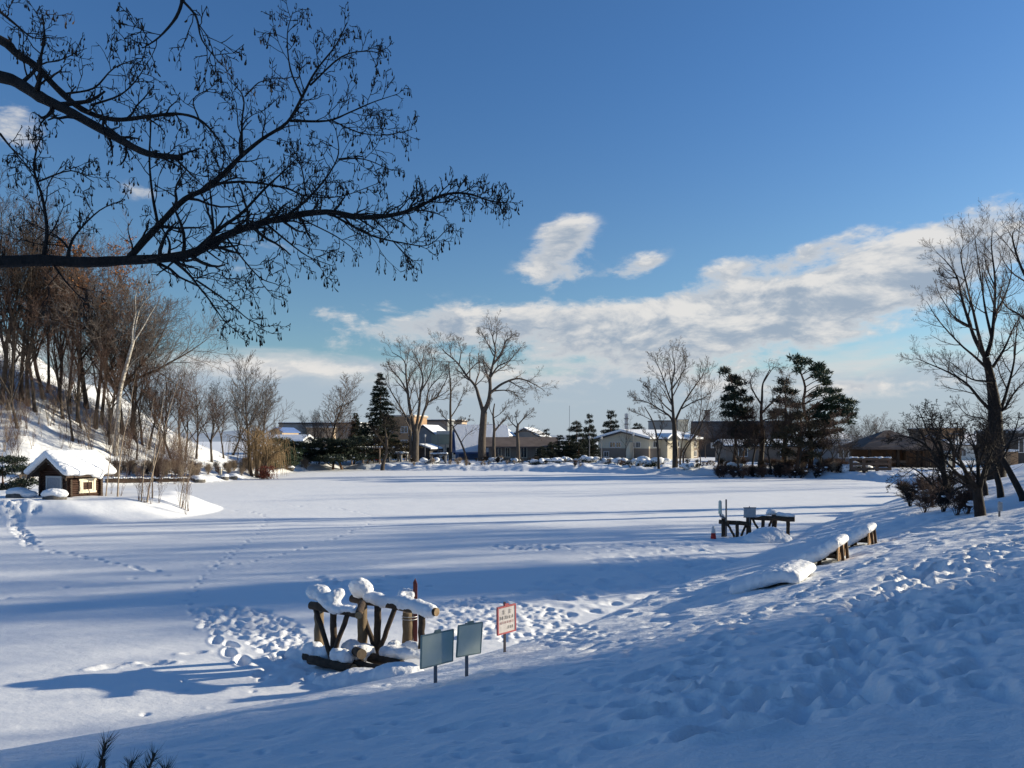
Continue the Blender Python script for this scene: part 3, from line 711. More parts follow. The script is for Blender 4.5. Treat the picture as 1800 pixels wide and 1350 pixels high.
    root = empty('maple_tree', base, 'dark leafless maple reaching in from the left overhead, its boughs hung with dry keys', 'tree')
    for li, pr in enumerate(polys):
        obj('trunk' if li == 0 else 'branch', tube_mesh('branch', [pr], M['bark_dark'], 8 if li < 5 else 5), root)
    thin = [x for lv in out.values() for x in lv]
    o = obj('twigs', tube_mesh('twigs', thin, M['twig_dark']), root); o['kind'] = 'stuff'
    # winged seeds hanging on thin stalks in little bunches
    rs = random.Random(9); stalk = []; VV = []; FF = []
    for (e, b) in tips:
        if rs.random() < .50: continue
        for c in range(rs.choice((1, 1, 2, 3))):
            a = rs.uniform(0, 6.28); h = rs.uniform(.018, .045); q = (e[0] + math.cos(a) * rs.uniform(.004, .022), e[1] + math.sin(a) * rs.uniform(.004, .022), e[2] - h)
            stalk.append(([e, ((e[0] * .4 + q[0] * .6), (e[1] * .4 + q[1] * .6), e[2] - h * .3), q], [.0016, .0014, .0012]))
            Ls = rs.uniform(.020, .042); w = rs.uniform(.005, .0092); th = rs.uniform(0, 3.14); tl = rs.gauss(0, .28); ux, uy = math.cos(th), math.sin(th); n0 = len(VV)
            prof = ((0, .35), (.3, .55), (.65, 1.0), (.9, .8), (1.0, .15))
            for (t, k) in prof:
                cx = q[0] + ux * tl * Ls * t; cy = q[1] + uy * tl * Ls * t; cz = q[2] - Ls * t
                VV += [(cx + ux * w * k, cy + uy * w * k, cz), (cx - uy * w * .25, cy + ux * w * .25, cz), (cx - ux * w * k, cy - uy * w * k, cz)]
            for i in range(4):
                for j in range(2): FF.append((n0 + 3 * i + j, n0 + 3 * i + j + 1, n0 + 3 * i + j + 4, n0 + 3 * i + j + 3))
    o = obj('seed_stalks', tube_mesh('seed_stalks', stalk, M['twig_dark']), root); o['kind'] = 'stuff'
    o = obj('winged_seeds', mesh_np('winged_seeds', VV, quads=FF, mats=[M['seed']]), root); o['kind'] = 'stuff'
    print('overhead twigs', len(thin), 'tips', len(tips), 'seeds', len(stalk))
overhead()

# pine sapling at the bottom left
def sapling():
    r = random.Random(2); base = Vector((-1.95, 3.6, hz(-1.95, 3.6))); z0 = base.z
    root = empty('young_pine', base, 'tips of a young pine poking into view at the bottom left corner', 'pine tree')
    def at(px, py, Y): v = P(px, py, Y) - base; return tuple(v)
    stem = smooth_poly([(0, 0, -.1), tuple(Vector(at(182, 1440, 3.6)) * .75), at(182, 1335, 3.6)], 3); limbs = [(stem, [.016 * (1 - .5 * i / (len(stem) - 1)) for i in range(len(stem))])]
    shoots = [(at(170, 1375, 3.6), at(186, 1306, 3.6)), (at(215, 1400, 3.5), at(232, 1338, 3.45)), (at(245, 1390, 3.45), at(272, 1325, 3.4)), (at(290, 1400, 3.4), at(292, 1350, 3.4)), (at(130, 1420, 3.7), at(140, 1352, 3.7))]
    V, Q = [], []
    for a, b in shoots:
        a, b = Vector(a), Vector(b); j = Vector(stem[3]); limbs.append((smooth_poly([j, (j + a) / 2 + Vector((0, 0, -.03)), a, b], 3), [.006] * 10)); d = (b - a).normalized()
        for k in range(120):
            t = r.uniform(0, 1.0) ** .8; c = a.lerp(b, t); u = Vector(unit(r)); n = (d * r.uniform(.7, 1.4) + (u - d * u.dot(d)).normalized() * r.uniform(.35, 1)).normalized()
            L = r.uniform(.055, .10); s = n.cross(Vector(unit(r))).normalized() * .0011; m = len(V); mid = c + n * L * .5 + Vector((0, 0, -.003))
            V += [c - s, c + s, mid + s, mid - s, c + n * L]; Q += [(m, m + 1, m + 2, m + 3), (m + 3, m + 2, m + 4, m + 4)]
    obj('trunk', tube_mesh('trunk', limbs, M['bark_pine'], 6), root)
    me = bpy.data.meshes.new('needles'); me.from_pydata([tuple(v) for v in V], [], [q if q[2] != q[3] else q[:3] for q in Q]); me.materials.append(M['needle'])
    o = obj('needles', me, root); o['kind'] = 'stuff'
sapling()
# ---------------------------------------------------------------- snow lumps: overlapping spheres fused by a voxel remesh
def snow_lump(name, spheres, parent, voxel=.03, disp=.03, loc=None, mat='snowcap', smooth=10):
    VV, FF = [], []
    for i, (c, rad) in enumerate(spheres):
        rad = rad if hasattr(rad, '__len__') else (rad, rad, rad)
        VV.append(ICO_V * np.array(rad) + np.array(c)); FF.append(ICO_F + i * len(ICO_V))
    me = mesh_np(name, np.concatenate(VV), tris=np.concatenate(FF), mats=[M[mat]], smooth=True); o = obj(name, me, parent, loc)
    m = o.modifiers.new('remesh', 'REMESH'); m.mode = 'VOXEL'; m.voxel_size = voxel; m.use_smooth_shade = True
    s = o.modifiers.new('smooth', 'SMOOTH'); s.iterations = smooth; s.factor = .8
    t = bpy.data.textures.new('lump', 'CLOUDS'); t.noise_scale = .16; t.noise_depth = 3
    d = o.modifiers.new('displace', 'DISPLACE'); d.texture = t; d.strength = disp; d.mid_level = .5; d.texture_coords = 'GLOBAL'
    t2 = bpy.data.textures.new('grain', 'CLOUDS'); t2.noise_scale = .045; t2.noise_depth = 2
    d2 = o.modifiers.new('grain', 'DISPLACE'); d2.texture = t2; d2.strength = disp * .55; d2.mid_level = .5; d2.texture_coords = 'GLOBAL'
    return o
def run(a, b, n, r, jit=0.0, rr=None, sq=1.0):
    """a row of spheres from a to b"""
    a, b = Vector(a), Vector(b); out = []
    for i in range(n):
        t = i / max(1, n - 1); k = r * (1 + (rr.uniform(-.25, .25) if rr else 0)); p = a.lerp(b, t)
        if rr: p = p + Vector((rr.gauss(0, jit), rr.gauss(0, jit), rr.gauss(0, jit * .5)))
        out.append((tuple(p), (k, k, k * sq)))
    return out
def log(a, b, r, name, parent, mat='log', endmat='log_end', n=14, wob=.006, rs=random.Random(8)):
    """a round log with slightly irregular girth and pale sawn ends"""
    a, b = Vector(a), Vector(b); pts = []; L = (b - a).length; k = 6
    for i in range(k + 1): t = i / k; pts.append(a.lerp(b, t) + Vector((rs.gauss(0, wob), rs.gauss(0, wob), rs.gauss(0, wob))) * (0 if i in (0, k) else 1))
    v, q = tubes([([tuple(p) for p in pts], [r * (1 + rs.uniform(-.05, .05)) for _ in pts])], 14 if r > .03 else 10)
    kk = len(v) // (k + 1); V = [tuple(x) for x in v] + [tuple(a), tuple(b)]; Fc = [tuple(x) for x in q]; m0 = len(Fc)
    for i in range(kk): Fc.append((i, len(v), (i + 1) % kk)); Fc.append((k * kk + i, k * kk + (i + 1) % kk, len(v) + 1))
    me = bpy.data.meshes.new(name); me.from_pydata(V, [], Fc); me.materials.append(M[mat]); me.materials.append(M[endmat])
    for i, p in enumerate(me.polygons): p.use_smooth = i < m0; p.material_index = 0 if i < m0 else 1
    return obj(name, me, parent)

def near_railing():
    B = Vector((-2.4, 12.9, 0)); r = random.Random(5)
    root = empty('log_railing', B, 'snow-capped log railing with V braces at the near edge of the pond, beside the signs', 'railing')
    p = lambda px, py, Y: tuple(P(px, py, Y) - B)
    # rails
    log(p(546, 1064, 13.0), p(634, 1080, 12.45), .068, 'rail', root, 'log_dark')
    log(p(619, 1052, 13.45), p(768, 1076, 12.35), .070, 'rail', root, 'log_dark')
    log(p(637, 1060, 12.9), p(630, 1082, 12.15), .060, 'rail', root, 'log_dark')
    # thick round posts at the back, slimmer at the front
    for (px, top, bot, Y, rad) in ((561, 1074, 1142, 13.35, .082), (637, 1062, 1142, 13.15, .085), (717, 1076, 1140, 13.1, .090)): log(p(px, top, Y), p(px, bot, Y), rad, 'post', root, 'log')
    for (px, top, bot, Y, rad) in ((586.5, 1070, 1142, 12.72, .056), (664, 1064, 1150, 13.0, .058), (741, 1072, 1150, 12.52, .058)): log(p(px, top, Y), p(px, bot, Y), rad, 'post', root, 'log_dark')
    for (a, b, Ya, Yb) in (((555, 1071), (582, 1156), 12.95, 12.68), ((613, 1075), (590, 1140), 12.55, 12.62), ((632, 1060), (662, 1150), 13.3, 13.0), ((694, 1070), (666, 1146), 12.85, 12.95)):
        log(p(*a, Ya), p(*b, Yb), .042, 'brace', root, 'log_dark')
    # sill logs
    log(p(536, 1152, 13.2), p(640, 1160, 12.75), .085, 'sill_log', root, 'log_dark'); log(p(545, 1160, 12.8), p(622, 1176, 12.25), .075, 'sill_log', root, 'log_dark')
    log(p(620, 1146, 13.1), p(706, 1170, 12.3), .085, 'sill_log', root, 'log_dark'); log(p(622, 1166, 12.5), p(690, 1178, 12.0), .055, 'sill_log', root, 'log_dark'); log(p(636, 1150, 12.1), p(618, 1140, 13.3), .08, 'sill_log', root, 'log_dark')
    # wires round the thick post
    for dzz in (0, .045):
        a = Vector(p(722, 1083, 13.1)) + Vector((0, 0, -dzz)); ring = [(a.x - .02 + .135 * math.cos(t * .524), a.y + .10 * math.sin(t * .524), a.z) for t in range(13)]
        obj('wire', tube_mesh('wire', [(ring, [.007] * 13)], M['wire'], 5), root)
    # stake
    a, b = Vector(p(728, 1017, 13.15)), Vector(p(730, 1145, 13.1)); s = MB(); s.prism([(-.035, 0), (.035, 0), (.035, 1.16), (0, 1.26), (-.035, 1.20)], -.02, .02, 'y').build('stake', M['red_wood'], root, loc=b)
    # snow
    q = lambda px, py, Y, rad: (p(px, py, Y), rad)
    snow_lump('snow_cap', [q(633, 1032, 13.3, (.19, .19, .17)), q(625, 1030, 13.35, (.14, .15, .14)), q(641, 1036, 13.25, (.16, .17, .15)), q(632, 1044, 13.3, (.12, .13, .09))], root, .022, .05)
    snow_lump('snow_cap', [q(553, 1040, 13.0, (.15, .17, .14)), q(565, 1043, 12.95, (.17, .17, .15)), q(573, 1053, 12.85, (.15, .17, .12)), q(590, 1048, 12.8, (.12, .15, .12)), q(598, 1044, 12.8, (.08, .1, .10)),
        q(585, 1064, 12.75, (.17, .16, .10)), q(597, 1070, 12.65, (.14, .14, .08)), q(610, 1069, 12.6, (.12, .13, .06)), q(622, 1071, 12.5, (.10, .12, .05)), q(587, 1074, 12.75, (.09, .12, .07))], root, .022, .05)
    snow_lump('snow_cap', run(p(648, 1049, 13.2), p(700, 1056, 12.85), 7, .11, .012, r, .8) + run(p(650, 1056, 13.2), p(700, 1062, 12.85), 6, .10, .01, r, .8) + run(p(704, 1057, 12.8), p(757, 1074, 12.45), 8, .115, .015, r, .9)
        + run(p(704, 1065, 12.8), p(750, 1079, 12.5), 6, .09, .01, r, .8), root, .022, .03)
    snow_lump('snow_cap', [q(706, 1045, 13.05, (.08, .1, .09)), q(713, 1041, 13.1, (.11, .1, .07)), q(722, 1044, 13.1, (.09, .1, .08)), q(723, 1050, 13.1, (.06, .08, .08)), q(704, 1052, 12.95, (.07, .09, .10))], root, .02, .03)
    sl = run(p(543, 1143, 13.2), p(575, 1150, 12.9), 6, .13, .04, r, .9) + run(p(592, 1148, 12.7), p(620, 1158, 12.45), 6, .11, .04, r, 1.1) + run(p(620, 1137, 12.9), p(646, 1146, 12.8), 5, .15, .04, r, .9) + run(p(675, 1146, 12.7), p(735, 1150, 12.4), 8, .12, .04, r, .9) + run(p(690, 1138, 12.9), p(728, 1142, 12.8), 5, .14, .04, r, .8)
    snow_lump('snow_cap', sl, root, .028, .06)
near_railing()
tag(snow_lump('snow_bank', [(tuple(P(x, y, Yy)), rr) for x, y, Yy, rr in ((600, 1200, 12.0, (.5, .3, .16)), (640, 1196, 11.9, (.5, .28, .20)), (700, 1186, 11.75, (.45, .3, .2)), (580, 1176, 13.0, (.4, .3, .12)), (545, 1150, 13.6, (.5, .35, .18)), (480, 1212, 12.0, (.10, .08, .05)), (455, 1216, 11.9, (.06, .06, .04)), (500, 1204, 12.2, (.09, .07, .05)))], None, .04, .06), kind='structure')

# ---------------------------------------------------------------- notice boards on stakes
def board(name, label, corners, Yc, tilt, postx, post_bot, mat, edge, framed=False, post='post_grey', tab=True, pw=.022):
    """corners: left-top, right-top, right-bottom, left-bottom in the picture; the left side is nearer or farther by tilt metres"""
    Ym = Yc; ys = (Ym - tilt, Ym + tilt, Ym + tilt, Ym - tilt); c = [P(x, y, yy) for (x, y), yy in zip(corners, ys)]
    base = P(postx, post_bot, Ym); root = empty(name, base, label, 'sign')
    ctr = (c[0] + c[1] + c[2] + c[3]) / 4; ux = (c[1] - c[0] + c[2] - c[3]).normalized(); w = ((c[1] - c[0]).length + (c[2] - c[3]).length) / 2; h = ((c[0] - c[3]).length + (c[1] - c[2]).length) / 2
    uz = (c[0] - c[3] + c[1] - c[2]).normalized(); n = ux.cross(uz).normalized(); uz = n.cross(ux) * -1 if n.cross(ux).z < 0 else n.cross(ux)
    mat4 = Matrix((( ux.x, -n.x, uz.x, (ctr - base).x), (ux.y, -n.y, uz.y, (ctr - base).y), (ux.z, -n.z, uz.z, (ctr - base).z), (0, 0, 0, 1)))
    # local: x along board, y away from the viewer, z up
    def put(o): o.matrix_local = mat4; return o
    m = MB(); m.box(-w / 2, w / 2, -.008, .008, -h / 2, h / 2); pn = put(m.build('panel', M[mat], root, .003))
    f = MB(); e = .022 if framed else .010; d = .016 if framed else .013
    for (x0, x1, z0, z1) in ((-w/2-.002, w/2+.002, h/2-e, h/2+.004), (-w/2-.002, w/2+.002, -h/2-.004, -h/2+e), (-w/2-.004, -w/2+e, -h/2+e, h/2-e), (w/2-e, w/2+.004, -h/2+e, h/2-e)): f.box(x0, x1, -d, d, z0, z1)
    put(f.build('frame', M[edge], root, .002))
    if tab: t = MB(); t.box(-.045, .045, -.014, .014, h / 2 + .005, h / 2 + .035); put(t.build('clip', M[edge], root, .003))
    p = MB(); pl = Vector((postx * 0, 0, 0)); top = ctr - base + n * -0.0; p.box(-pw, pw, .022, .022 + 1.2 * pw, -.3, (top.z + h * .5 + (.05 if framed else 0)))
    o = p.build('post', M[post], root, .003); return root, put, w, h
G1 = ground_at(765, 1201); G2 = ground_at(820, 1189); G3 = ground_at(887, 1147); print('sign depth', G1, G2, G3)
board('notice_board', 'blank blue-green board on a stake, the nearer and larger of the two plain signs', [(741, 1118), (796, 1106), (796, 1162), (739, 1175.5)], G1.y, .19, 765, 1201, 'sign_back', 'sign_edge')
board('notice_board', 'blank blue-green board on a stake between the nearest sign and the red-framed one', [(806, 1100), (848, 1093), (844, 1148), (802, 1155)], G2.y, .13, 820, 1189, 'sign_back', 'sign_edge')
root, put, w, h = board('warning_sign', 'white notice with a red frame and rows of writing on a thin stake', [(874, 1068), (906, 1061), (906, 1108), (874, 1117.5)], G3.y, .15, 887, 1147, 'sign_white', 'red_paint', True, 'post_wood')
r = random.Random(31)
def glyph(mb, cx, cz, s):
    for k in range(r.randint(3, 4)):
        z = cz + s * (k / 3 - .5); mb.box(cx - s * r.uniform(.25, .5), cx + s * r.uniform(.25, .5), -.0125, -.0105 - .0005 * k, z - s * .07, z + s * .07)
    for k in range(r.randint(1, 2)):
        x = cx + s * r.uniform(-.3, .3); mb.box(x - s * .07, x + s * .07, -.0130 - .0006 * k, -.0102, cz - s * .5, cz + s * .5)
for row, mat in (([(-.05, .33, .055), (.055, .33, .055)], 'ink'), ([(-.115 + .042 * i, .10, .038) for i in range(6)], 'ink'), ([(-.115 + .032 * i, -.10, .026) for i in range(8)], 'ink_red'), ([(.02 + .04 * i, -.32, .034) for i in range(3)], 'ink')):
    mb = MB()
    for (x, z, s) in row: glyph(mb, x * w / .32, z * h * .9, s * w / .34)
    put(mb.build('lettering', M[mat], root))['kind'] = 'stuff'

# ---------------------------------------------------------------- far railing with a lamp-like pole
def far_railing():
    Y = 30.0; B = on_ground(1325, Y); r = random.Random(15)
    root = empty('log_railing', B, 'distant log railing on the right shore with a snow mound in front of it', 'railing')
    p = lambda px, py, yy=Y: tuple(P(px, py, yy) - B)
    log(p(1264, 917, 30.3), p(1318, 921, 29.8), .085, 'rail', root, 'log_dark'); log(p(1312, 909, 30.3), p(1397, 913, 29.5), .095, 'rail', root, 'log_dark')
    for px, t, b, rad, yy in ((1272, 911, 948, .09, 30.2), (1296, 917, 945, .065, 29.9), (1316, 907, 945, .10, 30.0), (1341, 910, 945, .065, 30.0), (1361, 905, 945, .10, 30.1), (1385, 911, 945, .07, 29.7)): log(p(px, t, yy), p(px, b, yy), rad, 'post', root, 'log_dark')
    for a, b in (((1279, 920), (1291, 944)), ((1311, 922), (1303, 942)), ((1323, 912), (1335, 935)), ((1357, 914), (1350, 930))): log(p(*a), p(*b, 29.9), .045, 'brace', root, 'log_dark')
    q = lambda px, py, yy, rad: (p(px, py, yy), rad)
    snow_lump('snow_cap', [q(1354, 899, 30.1, (.15, .16, .13)), q(1359, 901, 30.1, (.15, .16, .12)), q(1349, 903, 30.1, (.10, .12, .10))], root, .04, .04)
    snow_lump('snow_cap', run(p(1369, 905, 30), p(1393, 907, 29.6), 7, .13, .01, r, .8), root, .04, .04)
    snow_lump('snow_cap', run(p(1330, 907, 30.1), p(1346, 909, 30), 5, .09, .01, r, .7), root, .04, .03)
    snow_lump('snow_cap', [q(1268, 906, 30.2, (.10, .12, .12)), q(1272, 908, 30.2, (.08, .12, .10))], root, .04, .03)
    snow_lump('snow_mound', [q(1352, 947, 29.0, (.75, .6, .48)), q(1338, 950, 28.8, (.7, .6, .36)), q(1368, 951, 28.8, (.6, .5, .33)), q(1315, 952, 29, (.8, .5, .2)), q(1290, 953, 29, (.7, .5, .14))], root, .06, .08)
    b2 = P(1318, 909, 29.75); s = empty('notice_board', b2, 'small grey board standing on the rail of the far railing', 'sign')
    m = MB(); m.box(-.235, .235, -.02, .02, 0, .36); m.build('panel', M['sign_grey'], s, .005); m = MB(); m.box(-.25, .25, -.03, .03, .36, .385); m.box(-.25, .25, -.03, .03, -.02, .0); m.build('frame', M['post_grey'], s, .004); m = MB(); m.cyl((0, .04, -.3), (0, .04, .42), .02); m.build('post', M['post_grey'], s)
    b3 = P(1276.5, 925, 30.0); s = empty('marker_pole', b3, 'thin pole with a boxed side arm at the left end of the far railing', 'pole')
    m = MB(); m.cyl((0, 0, -.4), (0, 0, 1.06), .035, n=8); m.build('pole', M['post_grey'], s); m = MB(); m.cyl((0, 0, .30), (-.24, 0, .42), .028, n=8); m.cyl((-.24, 0, .42), (-.24, 0, .52), .03, n=8); m.build('arm', M['post_grey'], s)
    m = MB(); m.cyl((-.24, 0, .50), (-.24, 0, .98), .07, .062, 12); m.cyl((-.24, 0, .98), (-.24, 0, 1.03), .06, .02, 12); m.build('box', M['sign_back'], s); m = MB(); m.cyl((0, -.05, .02), (0, -.05, .2), .07, n=10); m.build('clamp', M['log_dark'], s)
    b4 = on_ground(1254, 29.5); b4.z -= .02; s = empty('traffic_cone', b4, 'small red and white cone in the snow left of the far railing', 'traffic cone')
    m = MB(); m.cyl((0, 0, 0), (0, 0, .24), .11, .085, 14); m.build('lower_cone', M['cone_red'], s, smooth=True); m = MB(); m.cyl((0, 0, .24), (0, 0, .50), .085, .045, 14); m.build('upper_band', M['white_paint'], s, smooth=True); m = MB(); m.box(-.13, .13, -.13, .13, -.02, .02); m.build('foot', M['cone_red'], s, .008)
far_railing()

# ---------------------------------------------------------------- benches along the bank, backs to the path
def bench(px, py, label, back=True, seed=0, L=1.5, sc=1.0):
    g = ground_at(px, py); rz = math.atan2(-.60, -.80) + math.pi
    # local x: along the bench (away from the viewer), y: towards the pond (left), z up
    root = empty('park_bench', g - Vector((0, 0, .10 if back else .13)), label, 'bench', None, R(58)); r = random.Random(seed); root.scale = (sc, sc, sc); k0 = 1 if back else 1.25
    hb = .62 if back else .30
    for z in ((.30, .50) if back else (.20,)): m = MB(); m.box(-L/2, L/2, -.075, -.03, z - .105, z + .085); m.build('backrest_board', M['plank'], root, .006)
    for x in (-L/2 + .28, L/2 - .28):
        m = MB(); m.prism([(-.22, -.15), (-.13, -.15), (-.075, hb), (-.145, hb)], x - .055, x + .055, 'x'); m.build('leg', M['wood_dark'], root, .006)  # near-black supports: shadow strips across the boards put into their colour
        m = MB(); m.box(x - .05, x + .05, -.03, .55, .22, .32); m.build('seat_support', M['wood_dark'], root, .006)
        m = MB(); m.box(x - .05, x + .05, .42, .52, -.15, .22); m.build('leg', M['wood_dark'], root, .006)
    for y in (.02, .20, .38): m = MB(); m.box(-L/2, L/2, y, y + .15, .325, .37); m.build('seat_board', M['wood_dark'], root, .006)
    sp = []
    for i in range(15):
        x = -L/2 * k0 + i / 14 * L * k0; k = 1 if 0 < i < 14 else .8
        if not back:
            sp += [((x, yy, zz_), (.2, .2, .16)) for yy, zz_ in ((-.05, .33), (.12, .35), (.3, .32), (.48, .26), (.66, .19), (.84, .11), (1.02, .02), (1.2, -.06))]; continue
        sp += [((x, -.03, hb + .07), (.17, .15 * k, .13 * k)), ((x, .10, hb - .02), (.17, .18 * k, .18 * k)), ((x, .28, .46), (.17, .22 * k, .17 * k)), ((x, .48, .33), (.17, .25, .15 * k)), ((x, .66, .24), (.2, .28, .16)), ((x, .86, .12), (.2, .30, .15)), ((x, 1.06, .0), (.22, .34, .12))]
    snow_lump('snow_cover', sp, root, .032, .05, smooth=16)
    return root
bench(1404, 1019, 'nearest bench on the bank, wholly buried under a long drift of snow', False, 1, 1.35, .86)
bench(1476, 985, 'middle of three snow-laden benches on the bank, its tan back boards showing', True, 2, 1.35, .82)
bench(1528, 957, 'farthest of three snow-laden benches on the bank, tan back boards under a round snow cap', True, 3, 1.35, .80)

# ---------------------------------------------------------------- small log hut on the mound
def hut():
    g = ground_at(125, 873); g = on_ground(125, g.y + 1.0); s = g.y / 1334 * 1.0; print('hut at', g)
    root = empty('log_hut', (g.x, g.y, g.z - .08), 'little dark log hut with a thick snow roof on the mound at the left', 'hut', None, R(68)); rr = random.Random(7)
    # local: gable wall faces -x (left), long window wall faces -y (front)
    Lx, Ly, Hh = 1.75, 2.0, 1.25; rd = .062; n = 12
    for i in range(n):
        z = .03 + rd * 2 * .93 * i
        for (a, b) in (((-Lx/2 - .16, -Ly/2, z), (Lx/2 + .16, -Ly/2, z)), ((-Lx/2 - .16, Ly/2, z), (Lx/2 + .16, Ly/2, z))): log(a, b, rd * rr.uniform(.93, 1.05), 'log', root, 'log_hut', 'log_dark', n=8)
        for (a, b) in (((-Lx/2, -Ly/2 - .16, z + rd), (-Lx/2, Ly/2 + .16, z + rd)), ((Lx/2, -Ly/2 - .16, z + rd), (Lx/2, Ly/2 + .16, z + rd))): log(a, b, rd * rr.uniform(.93, 1.05), 'log', root, 'log_hut', 'log_dark', n=8)
    m = MB(); zt = .03 + rd * 2 * .93 * n
    for x in (-Lx/2, Lx/2 - .05): m.prism([(-Ly/2, zt - .1), (Ly/2, zt - .1), (0, zt + .62)], x, x + .05, 'x')
    m.build('gable_wall', M['log_hut'], root)
    # roof slabs, ridge along x
    sl = 0; ex = Lx/2 + .50; rg = zt + .70
    for sg in (-1, 1):
        m = MB(); y1 = sg * (Ly/2 + .42); z1 = rg - (Ly/2 + .42) * .68 / (Ly/2)
        prof = [(0, rg), (y1, z1), (y1, z1 - .09), (0, rg - .09)]; m.prism(prof, -ex, ex, 'x'); m.build('roof_slope', M['wood_dark'], root)
        m = MB(); m.prism([(0, rg - .10), (y1, z1 - .10), (y1, z1 - .22), (0, rg - .22)], -ex - .03, -ex + .03, 'x'); m.build('barge_board', M['log_dark'], root)
        sp = []
        for i in range(21):
            for j in range(11):
                t = (j + .1) / 10.2; x = -ex + .08 + (i / 20) * (2 * ex - .16); sp.append(((x, y1 * t, rg + (z1 - rg) * t + .17 + (.025 * math.sin(i * .9)) * t), (.26, .26, .19)))
        if sg == -1: sp += [((.55, y1 * 1.0, z1 - .05), (.20, .15, .22)), ((.3, y1, z1 - .0), (.3, .15, .15))]
        snow_lump('roof_snow', sp, root, .05, .06, smooth=16)
    # window on the front wall
    f = -Ly/2 - rd; wx = .10; m = MB()
    for (x0, x1, z0, z1) in ((wx-.50, wx+.50, .86, .98), (wx-.50, wx+.50, .22, .33), (wx-.46, wx-.34, .33, .86), (wx+.34, wx+.46, .33, .86)): m.box(x0, x1, f - .05, f + .02, z0, z1)
    win = m.build('window', M['cream'], root, .006)
    m = MB(); 
    for (x0, x1, z0, z1) in ((wx-.34, wx+.34, .78, .859), (wx-.34, wx+.34, .331, .40), (wx-.339, wx-.26, .40, .78), (wx+.26, wx+.339, .40, .78)): m.box(x0, x1, f - .03, f + .02, z0, z1)
    m.build('casing', M['cream'], win, .004); m = MB(); m.box(wx-.27, wx+.27, f + .01, f + .03, .39, .79); m.build('pane', M['log_hut'], win)
    # shuttered opening in the gable wall
    f = -Lx/2 - rd; m = MB()
    for (y0, y1, z0, z1) in ((-.58, .58, 1.02, 1.12), (-.58, -.46, .12, 1.02), (.46, .58, .12, 1.02)): m.box(f - .05, f + .02, y0, y1, z0, z1)
    dr = m.build('shutter_frame', M['sign_grey'], root, .005)
    for k in range(4): y = -.455 + k * .2285; m = MB(); m.box(f - .03, f + .01, y + .004, y + .2245, .12, 1.015); m.build('shutter_board', M['shutter'], dr, .004)
    # snow-topped boulder beside the hut
    b = Vector((g.x, g.y, 0)) + Matrix.Rotation(R(68), 3, 'Z') @ Vector((-1.9, -1.3, 0)); b.z = hz(b.x, b.y)
    s = empty('boulder', b, 'round snow-covered boulder in front of the log hut', 'boulder')
    o = obj('rock', blobs_mesh('rock', [((0, 0, .06), (.5, .42, .28))], 3, mat='rock'), s); snow_lump('snow_cap', [((0, 0, .32), (.62, .5, .24)), ((.25, 0, .25), (.42, .4, .2)), ((-.3, 0, .26), (.36, .4, .2))], s, .05, .06)
    b = b + Vector((-2.4, .8, 0)); b.z = hz(b.x, b.y)
    s = empty('boulder', b, 'low boulder half sunk in shaded snow left of the log hut', 'boulder')
    obj('rock', blobs_mesh('rock', [((0, 0, .05), (.45, .4, .3)), ((.2, -.25, .02), (.22, .2, .16))], 5, mat='rock'), s); snow_lump('snow_cap', [((0, .1, .30), (.6, .5, .24)), ((.5, .1, .18), (.5, .4, .2))], s, .05, .06)
hut()
# row of stakes edging the shore behind the hut
def stakes():
    root = empty('stake_edging', on_ground(255, 66), 'low row of brown stakes edging the shore behind the log hut', 'fence'); B = root.location; r = random.Random(3)
    m = MB(); s = MB(); n = 105
    for i in range(n):
        px = 186 + 146 * i / (n - 1); Y = 63.5 + 4.2 * i / n; b = P(px, 0, Y); b.z = .05; b = b - B; h = .42 + r.uniform(-.05, .05) + .2 * (1 - i / n); m.cyl((b.x, b.y, b.z - .2), (b.x, b.y, b.z + h), .045, n=6)
        if i % 3 == 0: s.box(b.x - .16, b.x + .16, b.y - .10, b.y + .10, b.z + h, b.z + h + r.uniform(.04, .1))
    m.build('stakes', M['wood_dark'], root)['kind'] = 'stuff'; s.build('snow_caps', M['snowcap'], root)['kind'] = 'stuff'
stakes()
